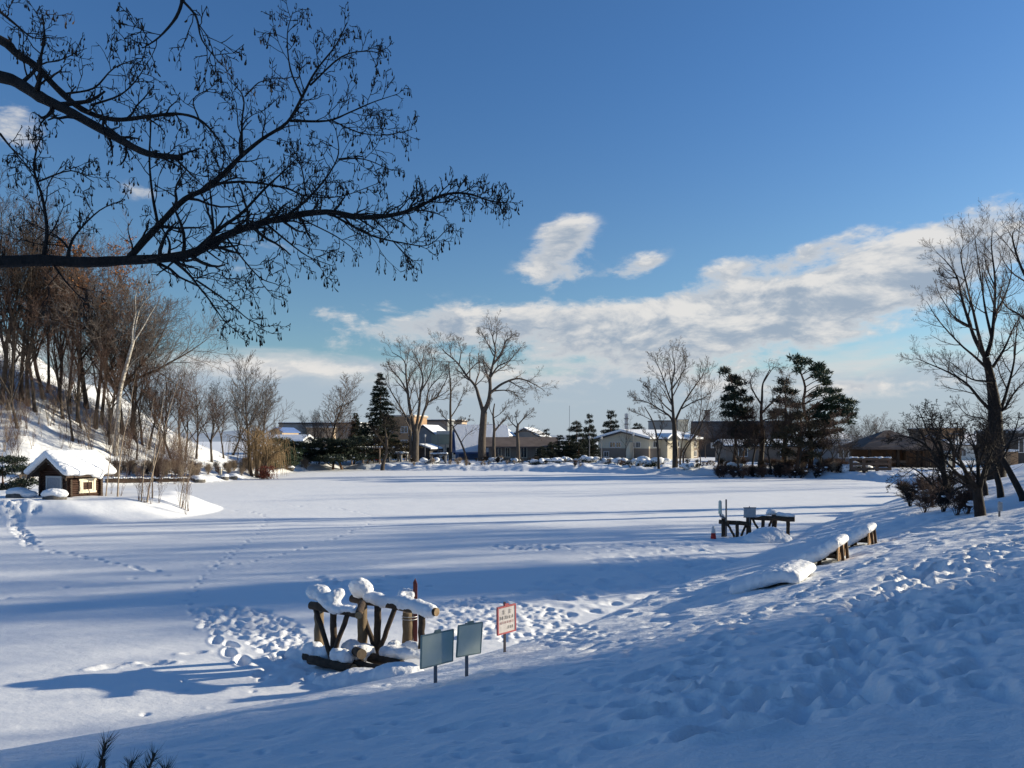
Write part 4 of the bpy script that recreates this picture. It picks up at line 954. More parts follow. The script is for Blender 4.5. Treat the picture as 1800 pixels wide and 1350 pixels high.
# ---------------------------------------------------------------- traced trees across the pond
def zz(l, x0, y0, s): return [(x0 + a / s, y0 + b / s) for a, b in l]
q5 = lambda l: zz(l, 440, 560, 3.214)      # reading frame of the middle of the far shore
q6 = lambda l: zz(l, 940, 560, 2.903)
q7 = lambda l: zz(l, 1500, 380, 2.41)
q4 = lambda l: zz(l, 0, 400, 2.935)
q8 = lambda l: zz(l, 1600, 720, 6.75)
q9 = lambda l: zz(l, 300, 640, 6.135)
SB = Spec(n=(10, 6, 5, 3.2), ang=44, lr=(.42, .52, .52, .5), up=.04, wob=.22, t0=.25, rmin=.013, rr=.6, seg=(6, 5, 4, 3))
SV = Spec(n=(9, 6, 5, 3), ang=38, lr=(.40, .52, .52, .5), up=.08, wob=.18, t0=.25, rmin=.013, rr=.6, seg=(6, 5, 4, 3))
Yf = 108
traced_tree('elm_tree', 'big forked elm towering over the far shore', 848, Yf, [
    (q5([(1310, 795), (1308, 700), (1315, 600), (1320, 525)]), .62, .46),
    (q5([(1318, 530), (1345, 470), (1355, 400), (1355, 330), (1370, 260), (1385, 180), (1370, 110), (1380, 70)]), .36, .04),
    (q5([(1315, 525), (1290, 440), (1270, 380), (1220, 320), (1170, 250), (1100, 190), (1085, 170)]), .30, .04),
    (q5([(1356, 420), (1420, 370), (1500, 340), (1560, 350), (1620, 380), (1665, 410)]), .22, .03),
    (q5([(1365, 410), (1420, 405), (1470, 408), (1500, 430), (1530, 470)]), .12, .03),
    (q5([(1370, 260), (1420, 200), (1440, 130), (1480, 100)]), .16, .03), (q5([(1358, 330), (1400, 270), (1460, 240), (1530, 160)]), .16, .03),
    (q5([(1375, 210), (1330, 120), (1300, 70)]), .10, .02), (q5([(1220, 320), (1260, 270), (1300, 240)]), .12, .02), (q5([(1180, 260), (1190, 180), (1170, 120)]), .10, .02), (q5([(1270, 380), (1320, 330), (1330, 280)]), .09, .02)],
    SB, 4, 21, mt='bark_grey', mtw='twig_grey')
traced_tree('elm_tree', 'vase-shaped bare elm with many upright limbs, right beside the dark spruce', 735, Yf, [
    (q5([(930, 790), (932, 720), (935, 660), (925, 600)]), .55, .42),
    (q5([(910, 770), (905, 690), (900, 600), (860, 520), (800, 420), (760, 350)]), .30, .04),
    (q5([(925, 620), (900, 500), (890, 420), (880, 330), (870, 240), (800, 190)]), .30, .04), (q5([(932, 640), (950, 540), (960, 430), (975, 340), (950, 250), (910, 170)]), .26, .04),
    (q5([(940, 660), (970, 560), (1000, 480), (1050, 450), (1130, 400)]), .26, .03), (q5([(890, 420), (850, 350), (800, 290), (780, 260)]), .14, .03), (q5([(960, 420), (1010, 330), (1030, 250), (1020, 190)]), .12, .03),
    (q5([(990, 500), (1010, 400), (1070, 330), (1090, 300)]), .12, .03), (q5([(885, 380), (920, 300), (970, 240), (990, 180)]), .10, .02), (q5([(1050, 450), (1110, 340), (1120, 280)]), .10, .02)],
    SV, 4, 22, mt='bark_grey', mtw='twig_grey')
traced_tree('bare_tree', 'slim upright bare tree standing between the two big elms', 792, 112, [
    (q5([(1130, 780), (1132, 650), (1130, 500), (1132, 400), (1125, 300), (1120, 240)]), .26, .05), (q5([(1132, 560), (1170, 500), (1200, 430), (1230, 400)]), .10, .02), (q5([(1130, 600), (1100, 560), (1060, 520)]), .08, .02), (q5([(1130, 420), (1160, 370), (1210, 330)]), .08, .02), (q5([(1140, 620), (1180, 590), (1240, 570)]), .08, .02)],
    SV, 4, 23, mtw='twig_grey')
traced_tree('leaning_tree', 'thin crooked trunk leaning left at the water edge between the elms', 818, 100, [
    (q5([(1222, 825), (1212, 760), (1190, 700), (1160, 640), (1140, 600)]), .16, .08), (q5([(1190, 700), (1230, 650), (1280, 620)]), .06, .02), (q5([(1160, 645), (1120, 610), (1090, 590)]), .05, .02)], SV, 2, 24)
traced_tree('bare_tree', 'bare tree with a thick cut limb, just right of the tallest elm', 872, Yf - 2, [
    (q5([(1376, 795), (1375, 700), (1378, 620), (1372, 540), (1380, 480)]), .30, .08), (q5([(1380, 635), (1410, 600), (1450, 560)]), .16, .08), (q5([(1378, 560), (1420, 530), (1460, 470)]), .07, .02), (q5([(1374, 560), (1350, 500), (1355, 460)]), .07, .02)], SV, 3, 25, mt='bark_grey', mtw='twig_grey')
traced_tree('bare_tree', 'low spreading bare tree, smallest of the row right of the tallest elm', 911, Yf - 6, [
    (q5([(1513, 810), (1512, 720), (1508, 640), (1512, 600)]), .30, .16), (q5([(1512, 640), (1560, 635), (1620, 650), (1640, 670)]), .12, .02), (q5([(1512, 600), (1550, 560), (1600, 520)]), .12, .02), (q5([(1510, 620), (1470, 580), (1450, 540)]), .10, .02), (q5([(1510, 600), (1500, 560), (1510, 530)]), .08, .02)], SB, 3, 26, mt='bark_grey', mtw='twig_grey')
traced_tree('leaning_tree', 'dark bushy little tree leaning out over the ice, right below the spruce', 672, 98, [
    (q5([(745, 850), (755, 800), (768, 760), (770, 700), (765, 650)]), .28, .14), (q5([(768, 770), (800, 745), (840, 735)]), .08, .02), (q5([(768, 720), (730, 680), (700, 630)]), .09, .02), (q5([(768, 690), (800, 640), (830, 600)]), .09, .02), (q5([(766, 650), (760, 600), (770, 560)]), .08, .02)],
    Spec(n=(10, 6, 5, 3), ang=48, lr=(.6, .5, .5), up=.03, wob=.25, rmin=.02, t0=.2), 3, 27, mtw='twig_dark')
traced_tree('bare_tree', 'tall spreading bare tree in front of the beige apartment house', 1186, 88, [
    (q6([(716, 765), (716, 680), (714, 600), (712, 540)]), .34, .26), (q6([(714, 560), (706, 480), (702, 400), (700, 330), (715, 250), (700, 180)]), .22, .03), (q6([(712, 550), (690, 500), (640, 465), (570, 425), (500, 415)]), .15, .03), (q6([(714, 530), (750, 450), (800, 370), (850, 300), (870, 260)]), .15, .03),
    (q6([(704, 440), (680, 380), (650, 290), (610, 200)]), .12, .03), (q6([(706, 480), (660, 440), (620, 390), (570, 330)]), .10, .02), (q6([(750, 460), (820, 420), (880, 400)]), .09, .02), (q6([(701, 360), (740, 300), (770, 240), (750, 180)]), .09, .02), (q6([(716, 620), (690, 640), (660, 610)]), .06, .02), (q6([(600, 440), (590, 380), (560, 340)]), .05, .02)],
    SV, 4, 28, mtw='twig_grey')
traced_tree('bare_tree', 'slender bare tree with two leaning stems, left of the spreading tree at the apartment house', 1158, 88, [
    (q6([(633, 770), (630, 690), (622, 600), (600, 520), (560, 450)]), .17, .05), (q6([(624, 620), (650, 560), (640, 500)]), .08, .02), (q6([(628, 660), (600, 610), (560, 580)]), .05, .02), (q6([(600, 520), (540, 490), (490, 470)]), .05, .02)], SV, 3, 29)
traced_tree('bare_tree', 'multi-stemmed bare tree fanning up to the right beside the apartment house', 1198, 88, [
    (q6([(742, 758), (745, 700), (775, 640), (830, 590)]), .13, .05), (q6([(758, 758), (762, 690), (800, 620), (850, 540), (880, 450), (910, 340)]), .13, .02), (q6([(745, 700), (750, 640), (770, 560), (800, 480)]), .09, .02), (q6([(830, 590), (870, 500), (920, 430)]), .06, .02), (q6([(800, 600), (840, 520), (850, 400), (840, 320)]), .07, .02)], SV, 3, 30)
traced_tree('curly_willow', 'crooked bare willow with drooping twigs among the pines on the right', 1337, 84, [
    (q6([(1150, 768), (1158, 680), (1165, 600), (1155, 500), (1160, 400), (1165, 330), (1200, 260)]), .34, .05), (q6([(1165, 600), (1130, 640), (1100, 600)]), .12, .03), (q6([(1160, 480), (1200, 440), (1240, 400), (1290, 340), (1280, 300)]), .14, .02), (q6([(1158, 440), (1120, 380), (1100, 320), (1130, 260)]), .12, .02), (q6([(1165, 330), (1220, 250), (1260, 260)]), .07, .02), (q6([(1165, 520), (1220, 500), (1250, 460)]), .09, .02)],
    Spec(n=(11, 6, 4, 3), ang=55, lr=(.42, .6, .6), up=.05, wob=.25, rmin=.014, t0=.25, droop=.16), 3, 31, mtw='twig_grey')
traced_tree('weeping_tree', 'brown twiggy tree between the crooked willow and the rightmost pine', 1382, 82, [(q6([(1282, 770), (1280, 680), (1285, 600), (1280, 480), (1275, 400)]), .2, .04), (q6([(1282, 640), (1330, 560), (1350, 480)]), .1, .02), (q6([(1282, 600), (1240, 540), (1220, 470)]), .1, .02), (q6([(1284, 560), (1320, 480), (1330, 420)]), .08, .02)],
    Spec(n=(16, 8, 5, 3), ang=50, lr=(.55, .55, .55), up=.02, wob=.2, rmin=.014, t0=.1, droop=.25), 3, 32, mtw='twig_tan')

# ---- right bank
SR = Spec(n=(11, 6, 4.5, 2.8), ang=36, lr=(.36, .45, .50, .5), up=.08, wob=.16, t0=.2, rmin=.0065, rr=.55, seg=(7, 5, 4, 3))
g = on_ground(1749, 47)
traced_tree('elm_tree', 'very tall bare elm with a shaggy thick trunk near the right edge', 1749, 47, [
    (q7([(602, 1085), (602, 1000), (600, 930), (600, 850), (595, 780), (588, 730), (578, 670), (560, 600)]), .60, .20),
    (q7([(560, 600), (520, 530), (497, 470), (460, 350), (440, 260), (400, 200), (350, 150)]), .15, .015), (q7([(556, 600), (530, 500), (505, 390), (480, 290), (455, 170), (470, 120)]), .12, .015), (q7([(565, 590), (585, 520), (597, 400), (600, 270), (585, 130), (590, 60)]), .15, .015),
    (q7([(585, 510), (560, 400), (545, 300), (520, 130), (515, 80)]), .09, .012), (q7([(598, 420), (640, 340), (670, 240), (660, 150)]), .08, .012), (q7([(580, 660), (520, 600), (450, 540), (360, 440), (310, 360)]), .10, .012),
    (q7([(590, 830), (540, 780), (480, 710), (400, 660), (320, 625), (265, 600)]), .12, .012), (q7([(602, 830), (640, 815), (680, 750), (725, 700)]), .12, .02), (q7([(612, 860), (650, 740), (680, 620), (690, 500), (700, 420)]), .12, .012),
    (q7([(590, 640), (640, 560), (680, 470), (723, 400)]), .10, .012), (q7([(580, 700), (500, 690), (440, 640), (380, 600)]), .07, .012), (q7([(600, 300), (560, 200), (560, 110)]), .05, .01), (q7([(440, 260), (390, 260), (360, 230)]), .05, .01), (q7([(497, 470), (430, 430), (370, 340), (350, 290)]), .06, .01), (q7([(600, 900), (560, 860), (480, 840), (430, 780)]), .07, .01), (q7([(505, 390), (460, 320), (400, 300)]), .04, .01)],
    SR, 4, 41, mt='bark_dark', mtw='twig', base=g)
tr = bpy.data.objects[[o.name for o in COL.objects if o.get('label', '').startswith('very tall bare elm')][0]]
r = random.Random(3); sh = []                                              # epicormic shoots round the lower trunk
for k in range(420):
    a = r.uniform(0, 6.28); z = r.uniform(.1, 8.5) ** 1.0; rad = .5 - .03 * z; d = (math.cos(a) * .7, math.sin(a) * .7, r.uniform(-.1, 1.0)); L = r.uniform(.4, 1.5) * (1 if z < 6 else .6)
    p = limb_path(r, (math.cos(a) * rad, math.sin(a) * rad, z), nrm(d), L, 3, .25, .06); sh.append((p, [.016, .012, .009, .006]))
obj('trunk_shoots', tube_mesh('trunk_shoots', sh, M['twig_dark']), tr)['kind'] = 'stuff'
traced_tree('elm_tree', 'bare elm mostly cut off by the right edge of the photo', 1850, 44, [
    ([(1856, 850), (1852, 760), (1850, 660), (1846, 560)], .40, .22), ([(1848, 600), (1820, 520), (1795, 470), (1780, 420), (1785, 400)], .14, .012), ([(1848, 620), (1800, 560), (1770, 540), (1755, 515)], .10, .012), ([(1846, 560), (1840, 480), (1815, 420), (1800, 390)], .14, .012), ([(1850, 660), (1810, 600), (1790, 560)], .08, .012),
    ([(1846, 560), (1880, 470), (1890, 390)], .14, .012), ([(1850, 640), (1900, 560), (1930, 470)], .14, .012)], SR, 3, 42, mt='bark_dark', mtw='twig')
SC = Spec(n=(10, 6, 4.5, 3), ang=44, lr=(.45, .5, .5, .5), up=.02, wob=.20, t0=.15, rmin=.008, rr=.58, seg=(7, 5, 4, 3))
gc = ground_at(1728, 906)
traced_tree('cherry_tree', 'dark bare cherry tree with a low fork, in front of the thick-trunked elm', 1728, gc.y, [
    (q8([(832, 1250), (815, 1120), (800, 1000), (795, 920)]), .16, .12), (q8([(770, 960), (700, 880), (560, 760), (440, 640), (370, 580)]), .085, .012), (q8([(795, 930), (720, 850), (640, 700), (560, 540), (480, 380), (420, 240)]), .09, .01), (q8([(800, 940), (810, 820), (800, 640), (780, 480), (740, 380), (690, 260)]), .08, .01),
    (q8([(815, 960), (860, 780), (900, 640), (960, 520), (1010, 400)]), .08, .012), (q8([(760, 950), (640, 890), (520, 820), (430, 800)]), .05, .01), (q8([(640, 700), (560, 640), (450, 560), (330, 520), (200, 470)]), .045, .008), (q8([(560, 540), (600, 420), (640, 300), (600, 160)]), .04, .008),
    (q8([(800, 640), (860, 520), (900, 380), (930, 240)]), .04, .008), (q8([(480, 380), (380, 300), (300, 180), (220, 60)]), .03, .008)],
    SC, 3, 43, mt='bark_dark', mtw='twig_dark')
gd = ground_at(1665, 878)
traced_tree('cherry_tree', 'dark bare cherry tree behind the low bushes, reaching left over the ice', 1665, gd.y, [
    (q8([(440, 1020), (430, 930), (415, 830), (390, 720), (380, 600)]), .17, .10), (q8([(385, 680), (300, 560), (200, 440), (80, 360), (-60, 320), (-180, 300)]), .10, .012), (q8([(380, 600), (370, 450), (340, 300), (380, 160), (350, 20)]), .10, .01), (q8([(400, 780), (330, 680), (240, 600), (130, 560), (0, 500)]), .07, .01),
    (q8([(420, 960), (330, 940), (240, 870), (150, 780), (40, 700), (-120, 640)]), .09, .012), (q8([(375, 560), (300, 420), (220, 280), (150, 120), (100, 0)]), .07, .01), (q8([(385, 640), (460, 500), (500, 380), (560, 200)]), .06, .01), (q8([(200, 440), (140, 300), (60, 180), (0, 100)]), .04, .008),
    (q8([(-60, 320), (-160, 360), (-280, 380)]), .02, .006), (q8([(40, 700), (-40, 760), (-160, 840), (-260, 900)]), .02, .006), (q8([(340, 300), (260, 200), (240, 60), (180, -60)]), .03, .008), (q8([(380, 900), (350, 840), (340, 780), (300, 700)]), .06, .02)],
    SC, 3, 44, mt='bark_dark', mtw='twig_dark')
for i, (pts, lab, px, py, ra, rb) in enumerate(((q8([(885, 1020), (880, 920), (865, 840), (900, 700), (960, 640)]), 'short dark trunk between the cherry tree and the thick-trunked elm', 1731, 871, .14, .08), (q8([(1075, 1040), (1060, 920), (1030, 800), (1000, 690), (960, 640)]), 'slim dark trunk bending left, wrapped at its middle, right of the cherry tree', 1759, 874, .13, .08), (q8([(1350, 1080), (1290, 950), (1200, 780), (1130, 650), (1060, 540), (1030, 440)]), 'long thin trunk leaning far left at the right edge', 1800, 880, .12, .07))):
    gg = ground_at(px, py); traced_tree('bare_tree' if i == 0 else 'leaning_tree', lab, px, gg.y, [(pts, ra, rb), (zz([(pts[-1][0], pts[-1][1]), (pts[-1][0] - 12, pts[-1][1] - 34), (pts[-1][0] - 8, pts[-1][1] - 70)], 0, 0, 1), rb, .012), (zz([(pts[-2][0], pts[-2][1]), (pts[-2][0] + 22, pts[-2][1] - 30), (pts[-2][0] + 34, pts[-2][1] - 66)], 0, 0, 1), rb * .7, .012)], SC, 3, 50 + i, mt='bark_dark', mtw='twig_dark')

# ---- left hill
gb = ground_at(201, 800)
SBi = Spec(n=(12, 7, 5, 3), ang=32, lr=(.32, .45, .5, .5), up=.09, wob=.14, t0=.15, rmin=.010, rr=.5, seg=(6, 5, 4, 3))
traced_tree('birch_tree', 'tall pale birch with white forked stem in front of the wooded slope', 201, gb.y, [
    (q4([(592, 1185), (603, 1060), (610, 950), (620, 840), (645, 740), (670, 650), (690, 580)]), .26, .14), (q4([(690, 580), (700, 500), (720, 420), (745, 330), (790, 250)]), .10, .012), (q4([(682, 610), (685, 520), (700, 440), (700, 350), (730, 260)]), .09, .012), (q4([(695, 580), (740, 510), (780, 440), (820, 380)]), .08, .012),
    (q4([(640, 760), (690, 690), (760, 640)]), .04, .01), (q4([(720, 420), (770, 350), (830, 290)]), .05, .01), (q4([(700, 500), (670, 420), (660, 340)]), .04, .01)], SBi, 3, 61, mt='bark_birch', mtw='twig_grey')
# forest prototypes, several copies of each
SF = Spec(n=(16, 9, 5.5, 3), ang=40, lr=(.44, .50, .50, .5), up=.08, wob=.18, t0=.18, rmin=.012, rr=.55, seg=(7, 5, 4, 3))
FOREST = [bare_proto('f', 71, 16, SF, fork=.18, leader=True, maxlev=3, mtw='twig', r0=.19), bare_proto('f', 72, 15, SF, fork=.22, nl=5, spread=26, leader=False, maxlev=4, mtw='twig_dark', r0=.21, limb_l=.8),
          bare_proto('f', 73, 15, SF, fork=.28, nl=4, spread=24, leader=False, maxlev=4, mtw='twig_red', r0=.18, limb_l=.8), bare_proto('f', 74, 17, SF, fork=.22, leader=True, maxlev=3, mtw='twig_grey', r0=.17)]
OAK = bare_proto('f', 75, 16, SF, fork=.3, nl=6, spread=34, leader=False, maxlev=4, mtw='twig_red', r0=.24, limb_l=.8, leaves=(1500, .26, 'dead_leaf', .45, 1.1))
SRD = Spec(n=(16, 9, 6, 3), ang=46, lr=(.50, .5, .5, .5), up=.05, wob=.14, t0=.2, rmin=.013, rr=.5, seg=(7, 5, 4, 3))
ROUND = bare_proto('f', 76, 14, SRD, fork=.22, nl=8, spread=48, leader=False, maxlev=4, mtw='twig_grey', r0=.28, limb_l=.9)
def lean_tree(parts, px, py, top, label, name='bare_tree', group=None, s0=16., rz=0, lean=0, leandir=0, wide=1.0):
    g = ground_at(px, py) if py else None
    s = (py - top) / F * g.y / s0; o = place_parts(name, parts, g, label, 'tree', group, s * wide, rz, s)
    if lean: o.rotation_euler = (0, R(lean), rz) if not leandir else (R(leandir), R(lean), rz)
    return o
FG = 'bare trees on the wooded slope'
lean_tree(FOREST[1], 3, 706, 340, 'broad bare tree at the left edge, highest up the snowy slope', group=FG, s0=15, rz=1, wide=.9)
lean_tree(FOREST[0], 38, 704, 400, 'thick dark trunk leaning right on the upper slope, second from the left edge', group=FG, s0=16, rz=2, lean=8)
lean_tree(FOREST[2], 61, 722, 455, 'forked reddish bare tree with a low base on the slope, third from the left edge', group=FG, s0=15, rz=3)
lean_tree(FOREST[1], 104, 704, 405, 'massive dark trunk clothed in twigs at the crest, behind the browner trees', group=FG, s0=15, rz=.5, wide=.8)
lean_tree(FOREST[3], 84, 690, 430, 'tall slim bare tree at the crest of the slope', group=FG, s0=17, rz=4)
lean_tree(OAK, 152, 716, 428, 'oak keeping rust-coloured dead leaves near its top, left of the birch', 'oak_tree', None, 16, 2.2)
lean_tree(FOREST[2], 136, 742, 470, 'reddish bare tree growing at a slant from mid slope, below the oak', group=FG, s0=15, rz=5, lean=10)
lean_tree(FOREST[0], 168, 752, 450, 'straight bare tree just left of the white birch', group=FG, s0=16, rz=1.3, lean=4)
lean_tree(ROUND, 214, 762, 468, 'wide fan-shaped bare tree whose fine crown ends the wood on the right', 'bare_tree', FG, 14, 0, wide=.92)
lean_tree(FOREST[1], 236, 772, 560, 'middle-sized bare tree under the fan-shaped crown', group=FG, s0=15, rz=2.6)
lean_tree(FOREST[2], 192, 782, 600, 'lower reddish bare tree at the foot of the slope right behind the birch', group=FG, s0=15, rz=4.2)
lean_tree(FOREST[3], 20, 690, 395, 'tall bare tree near the left edge with a narrow crown', group=FG, s0=17, rz=3.3)
lean_tree(FOREST[1], -30, 700, 350, 'bare tree just outside the left edge, only its boughs showing', group=FG, s0=15, rz=.2)
CR = ['in the gap between the two leftmost trunks', 'half hidden behind the thick leaning trunk', 'at the crest just left of the massive dark trunk', 'at the crest just right of the massive dark trunk', 'low down before the rusty oak', 'between the oak and the birch', 'low behind the birch stem', 'directly under the overhanging bough', 'between the birch and the fan-shaped crown', 'right behind the fan-shaped crown', 'slanting out under the fan-shaped crown', 'lowest of the wood, above the stakes', 'on the mid slope above the hut roof', 'on the mid slope left of the hut roof']
for i, (px, py, top, k) in enumerate(((14, 720, 420, 2), (50, 712, 430, 0), (76, 700, 425, 1), (122, 712, 440, 3), (142, 752, 590, 1), (178, 745, 470, 2), (190, 768, 560, 0), (110, 735, 500, 2), (206, 752, 520, 1), (232, 760, 500, 3), (250, 782, 600, 2), (240, 808, 690, 1), (128, 775, 590, 2), (30, 752, 560, 1))):
    lean_tree(FOREST[k], px, py, top, ('brown', 'dark', 'reddish', 'grey')[k] + ' thin-stemmed bare tree ' + CR[i], group='thin bare trees in the wood', s0=(16, 15, 15, 17)[k], rz=i * 2.3, wide=1.0, lean=(i * 5) % 11)
for i, (px, py, top, k) in enumerate(((262, 790, 640, 2), (288, 798, 622, 3), (300, 806, 655, 1), (325, 812, 668, 2), (345, 806, 662, 0), (372, 812, 668, 1), (393, 805, 690, 2), (276, 808, 690, 2), (410, 800, 668, 1), (318, 795, 640, 0))):
    lean_tree(FOREST[k], px, py, top, ['small reddish', 'small grey', 'low dark', 'bushy reddish', 'upright brown', 'dark sprawling', 'stunted reddish', 'short thickset', 'dark crooked', 'thin brown'][i] + ' bare tree between the wooded slope and the tan weeping willow', group='bare trees at the foot of the slope', s0=(16, 15, 15, 17)[k], rz=i * 1.7, wide=1.15, lean=(5, 0, 12, 14, 0, 16, 6, 0, 18, 2)[i])
# saplings and brushwood on the slope
SS = Spec(n=(8, 4, 3), ang=24, lr=(.40, .4, .4), up=.10, wob=.14, t0=.3, rmin=.007, rr=.5, seg=(6, 4, 3))
SAP = [bare_proto('s', 80 + i, 4.2, SS, multi=(3, 5, 4)[i], maxlev=2, mt=('twig_pale', 'twig_red', 'twig')[i], mtw=('twig_pale', 'twig_red', 'twig')[i], r0=.035) for i in range(3)]
r = random.Random(77); n = 0
def where(px, py): return ('near the left edge' if px < 45 else 'above the hut' if px < 130 else 'left of the birch' if px < 190 else 'around the birch foot' if px < 235 else 'above the stakes') + (', high up' if py < 655 + px * .44 + 55 else ', low down')
for k in range(300):
    px = r.uniform(-8, 335); lo = 655 + px * .44; py = r.uniform(lo, 852 if px > 205 else 815)
    if py < lo + 8 or (40 < px < 215 and py > 795) or n >= 175: continue
    g = ground_at(px, py); i = r.choice((0, 0, 1, 1, 2)); place_parts('sapling', SAP[i], g, ['pale thin many-stemmed sapling', 'reddish many-stemmed sapling', 'brown few-stemmed sapling'][i] + ' on the snowy slope, ' + where(px, py), 'sapling', 'saplings on the snowy slope, ' + ('pale', 'reddish', 'brown')[i], r.uniform(.4, .95), r.uniform(0, 6.28)); n += 1
for k, (px, py, top) in enumerate(((165, 800, 700), (158, 798, 720), (200, 838, 690), (206, 842, 760))):
    g = ground_at(px, py); s = (py - top) / F * g.y / 4.2; place_parts('sapling', SAP[2], g, ['dark forked young tree rising behind the hut roof', 'second dark young tree rising behind the hut roof, further left', 'slim dark young trunk right of the hut, before the slope', 'thin young stem beside the slim dark trunk right of the hut'][k], 'sapling', None, s, k * 1.1)
# slim young birches by the mound
SY = Spec(n=(9, 3), ang=22, lr=(.16, .4), up=.10, wob=.12, t0=.15, rmin=.006, rr=.45, seg=(8, 4, 3))
YB = [bare_proto('y', 90 + i, 8, SY, fork=.2, leader=True, maxlev=2, mt='twig_pale', mtw='twig_red', r0=.05) for i in range(3)]
for k, (px, py, top, ln) in enumerate(((207, 873, 640, 5), (248, 882, 690, 3), (258, 883, 642, 5), (268, 876, 668, 3), (186, 872, 700, 4), (316, 890, 745, 2), (326, 896, 770, 5), (322, 893, 790, -3))):
    g = ground_at(px, py); s = (py - top) / F * g.y / 8; o = place_parts('young_birch', YB[k % 3], g, 'slim pale young birch stem, ' + ['just right of the hut', 'left one of the middle bunch right of the hut', 'tallest of the middle bunch right of the hut', 'right one of the middle bunch right of the hut', 'at the right wall of the hut', 'at the tip of the mound', 'outermost at the tip of the mound', 'short, at the tip of the mound'][k], 'birch tree', 'young birches by the mound', s, k * 2.1)
    o.rotation_euler = (0, R(ln), k * 2.1) if False else (0, R(ln), 0)
for k, (px, py, hgt) in enumerate(((196, 868, .8), (212, 872, .9), (243, 880, 1.2), (254, 884, 1.0), (266, 886, .9), (280, 884, .9), (318, 893, 1.3), (330, 898, 1.1), (327, 905, .7))):
    g = ground_at(px, py); place_parts('bare_shrub', SAP[1], g, 'reddish leafless shrub on the mound, ' + ['against the right wall of the hut', 'just off the right wall of the hut', 'at the foot of the left birch stem', 'behind the tallest birch stem', 'before the tallest birch stem', 'alone between the birches and the mound tip', 'left one at the mound tip', 'right one at the mound tip', 'lowest one at the mound tip'][k], 'shrub', 'shrubs on the right flank of the mound', hgt / 4.2 * 1.6, k * 1.3)
# pine boughs at the left edge
pine_root = place_parts('pine_tree', pine_parts(5, [(0, 0, -.2), (.1, 0, 1.2), (0, .1, 2.6)], [(.9, -.2, .95, 1.0, .22), (1.7, -.3, 1.25, .9, .2), (.5, 0, 2.6, 1.0, .22), (1.2, -.2, 2.1, .9, .2), (-.6, 0, 1.8, 1.1, .25), (-.2, -.3, .5, 1, .25), (2.5, -.3, 1.9, .5, .12)], 'needle', 120, .22, .05, .1, 0, .1), on_ground(2, 47), 'dark pine with flat snowless boughs at the left edge behind the hut', 'pine tree', None, 1.0, 0)

# ---- far shore, left to right
SCo = Spec(n=(40, 9, 5, 3), ang=40, lr=(.36, .42, .5, .5), up=.10, wob=.09, t0=.12, rmin=.016, rr=.42, seg=(9, 5, 4, 3))
CONIC = [bare_proto('c', 101 + i, 12, SCo, fork=.14, leader=True, maxlev=3, mtw=('twig_grey', 'twig')[i], r0=.18) for i in range(2)]
def far_tree(parts, px, base_py, top, Y, label, name='bare_tree', s0=12., rz=0., wide=1.0, group=None, cat='tree'):
    b = on_ground(px, Y); s = (EYE - (top - 775) / F * Y - b.z) / s0
    return place_parts(name, parts, b, label, cat, group, s * wide, rz, s)
far_tree(CONIC[0], 440, 818, 642, 80, 'tall conical bare tree rising out of the tan weeping twigs', wide=1.05)
far_tree(CONIC[0], 462, 818, 676, 82, 'conical bare tree leaning out right of its taller neighbour above the tan twigs', rz=2, wide=1.1)
far_tree(CONIC[1], 577, 805, 678, 112, 'conical bare tree before the long grey hall', rz=1, wide=1.5)
far_tree(FOREST[1], 548, 805, 722, 112, 'low round bare tree left of the conical one before the grey hall', s0=15, rz=2)
far_tree(FOREST[2], 604, 805, 712, 114, 'low round bare tree right of the conical one before the grey hall', s0=15, rz=4)
far_tree(CONIC[1], 560, 805, 735, 108, 'short bare sapling tree squeezed left of the conical tree', rz=3)
# weeping willow
def willow():
    r = random.Random(12); b = on_ground(452, 78); thick = []; thin = []
    for (dx_, h) in ((0, 4.2), (.9, 4.6), (-1.3, 3.8), (1.6, 3.5)):
        tp = limb_path(r, (dx_ * .4, 0, -.2), nrm((dx_ * .12, r.gauss(0, .1), 1)), h, 6, .06, .02); thick.append((tp, [.2 - .02 * k for k in range(7)]))
        for k in range(7):
            a = r.uniform(0, 6.28); q = limb_path(r, tp[r.randint(3, 6)], nrm((math.cos(a), math.sin(a), .9)), r.uniform(1.2, 3.0), 6, .12, -.05); thin.append((q, [.06 - .008 * i for i in range(7)]))
            for m in range(30):
                p0 = q[r.randint(2, 6)]; L = r.uniform(1.0, 3.2); d = [r.gauss(0, .5), r.gauss(0, .5), .3]; pts = [p0]; p = p0
                for i in range(6):
                    d = [d[0] * .72, d[1] * .72, d[2] - .42]; u = nrm(d); p = tuple(p[c] + u[c] * L / 6 for c in range(3)); pts.append((p[0], p[1], max(p[2], .12)))
                thin.append((pts, [.014 - .0012 * i for i in range(7)]))
    root = finish_tree('weeping_willow', b, 'tan weeping willow trailing its twigs to the snow on the far left shore', 'tree', None, thick, thin, M['bark'], M['twig_tan'])
willow()
place_parts('red_shrub', [('stems', tube_mesh('stems', [(limb_path(random.Random(i), (random.Random(i).gauss(0, .35), 0, 0), (random.Random(i + 9).gauss(0, .3), .1, 1), random.Random(i + 5).uniform(.6, 1.5), 4, .15, .05), [.015, .013, .011, .009, .006]) for i in range(60)], M['red_leaf'])), ('foliage', tufts_mesh('foliage', [((random.Random(i).gauss(0, .45), random.Random(i + 1).gauss(0, .3), random.Random(i + 2).uniform(.1, 1.2)), (0, 0, 1)) for i in range(160)], M['red_leaf'], 4, .2, .07, 5))], on_ground(468, 75), 'small bright red shrub at the foot of the weeping willow', 'shrub')
SP = [spruce_parts(201, 14, 4.0, 'needle', 1.7, .05), spruce_parts(202, 9, 1.9, 'needle', .8, .04)]
far_tree(SP[0], 668, 800, 655, 110, 'tall dark spruce with drooping tiers, tallest evergreen on the far shore', 'spruce_tree', 14, cat='spruce tree')
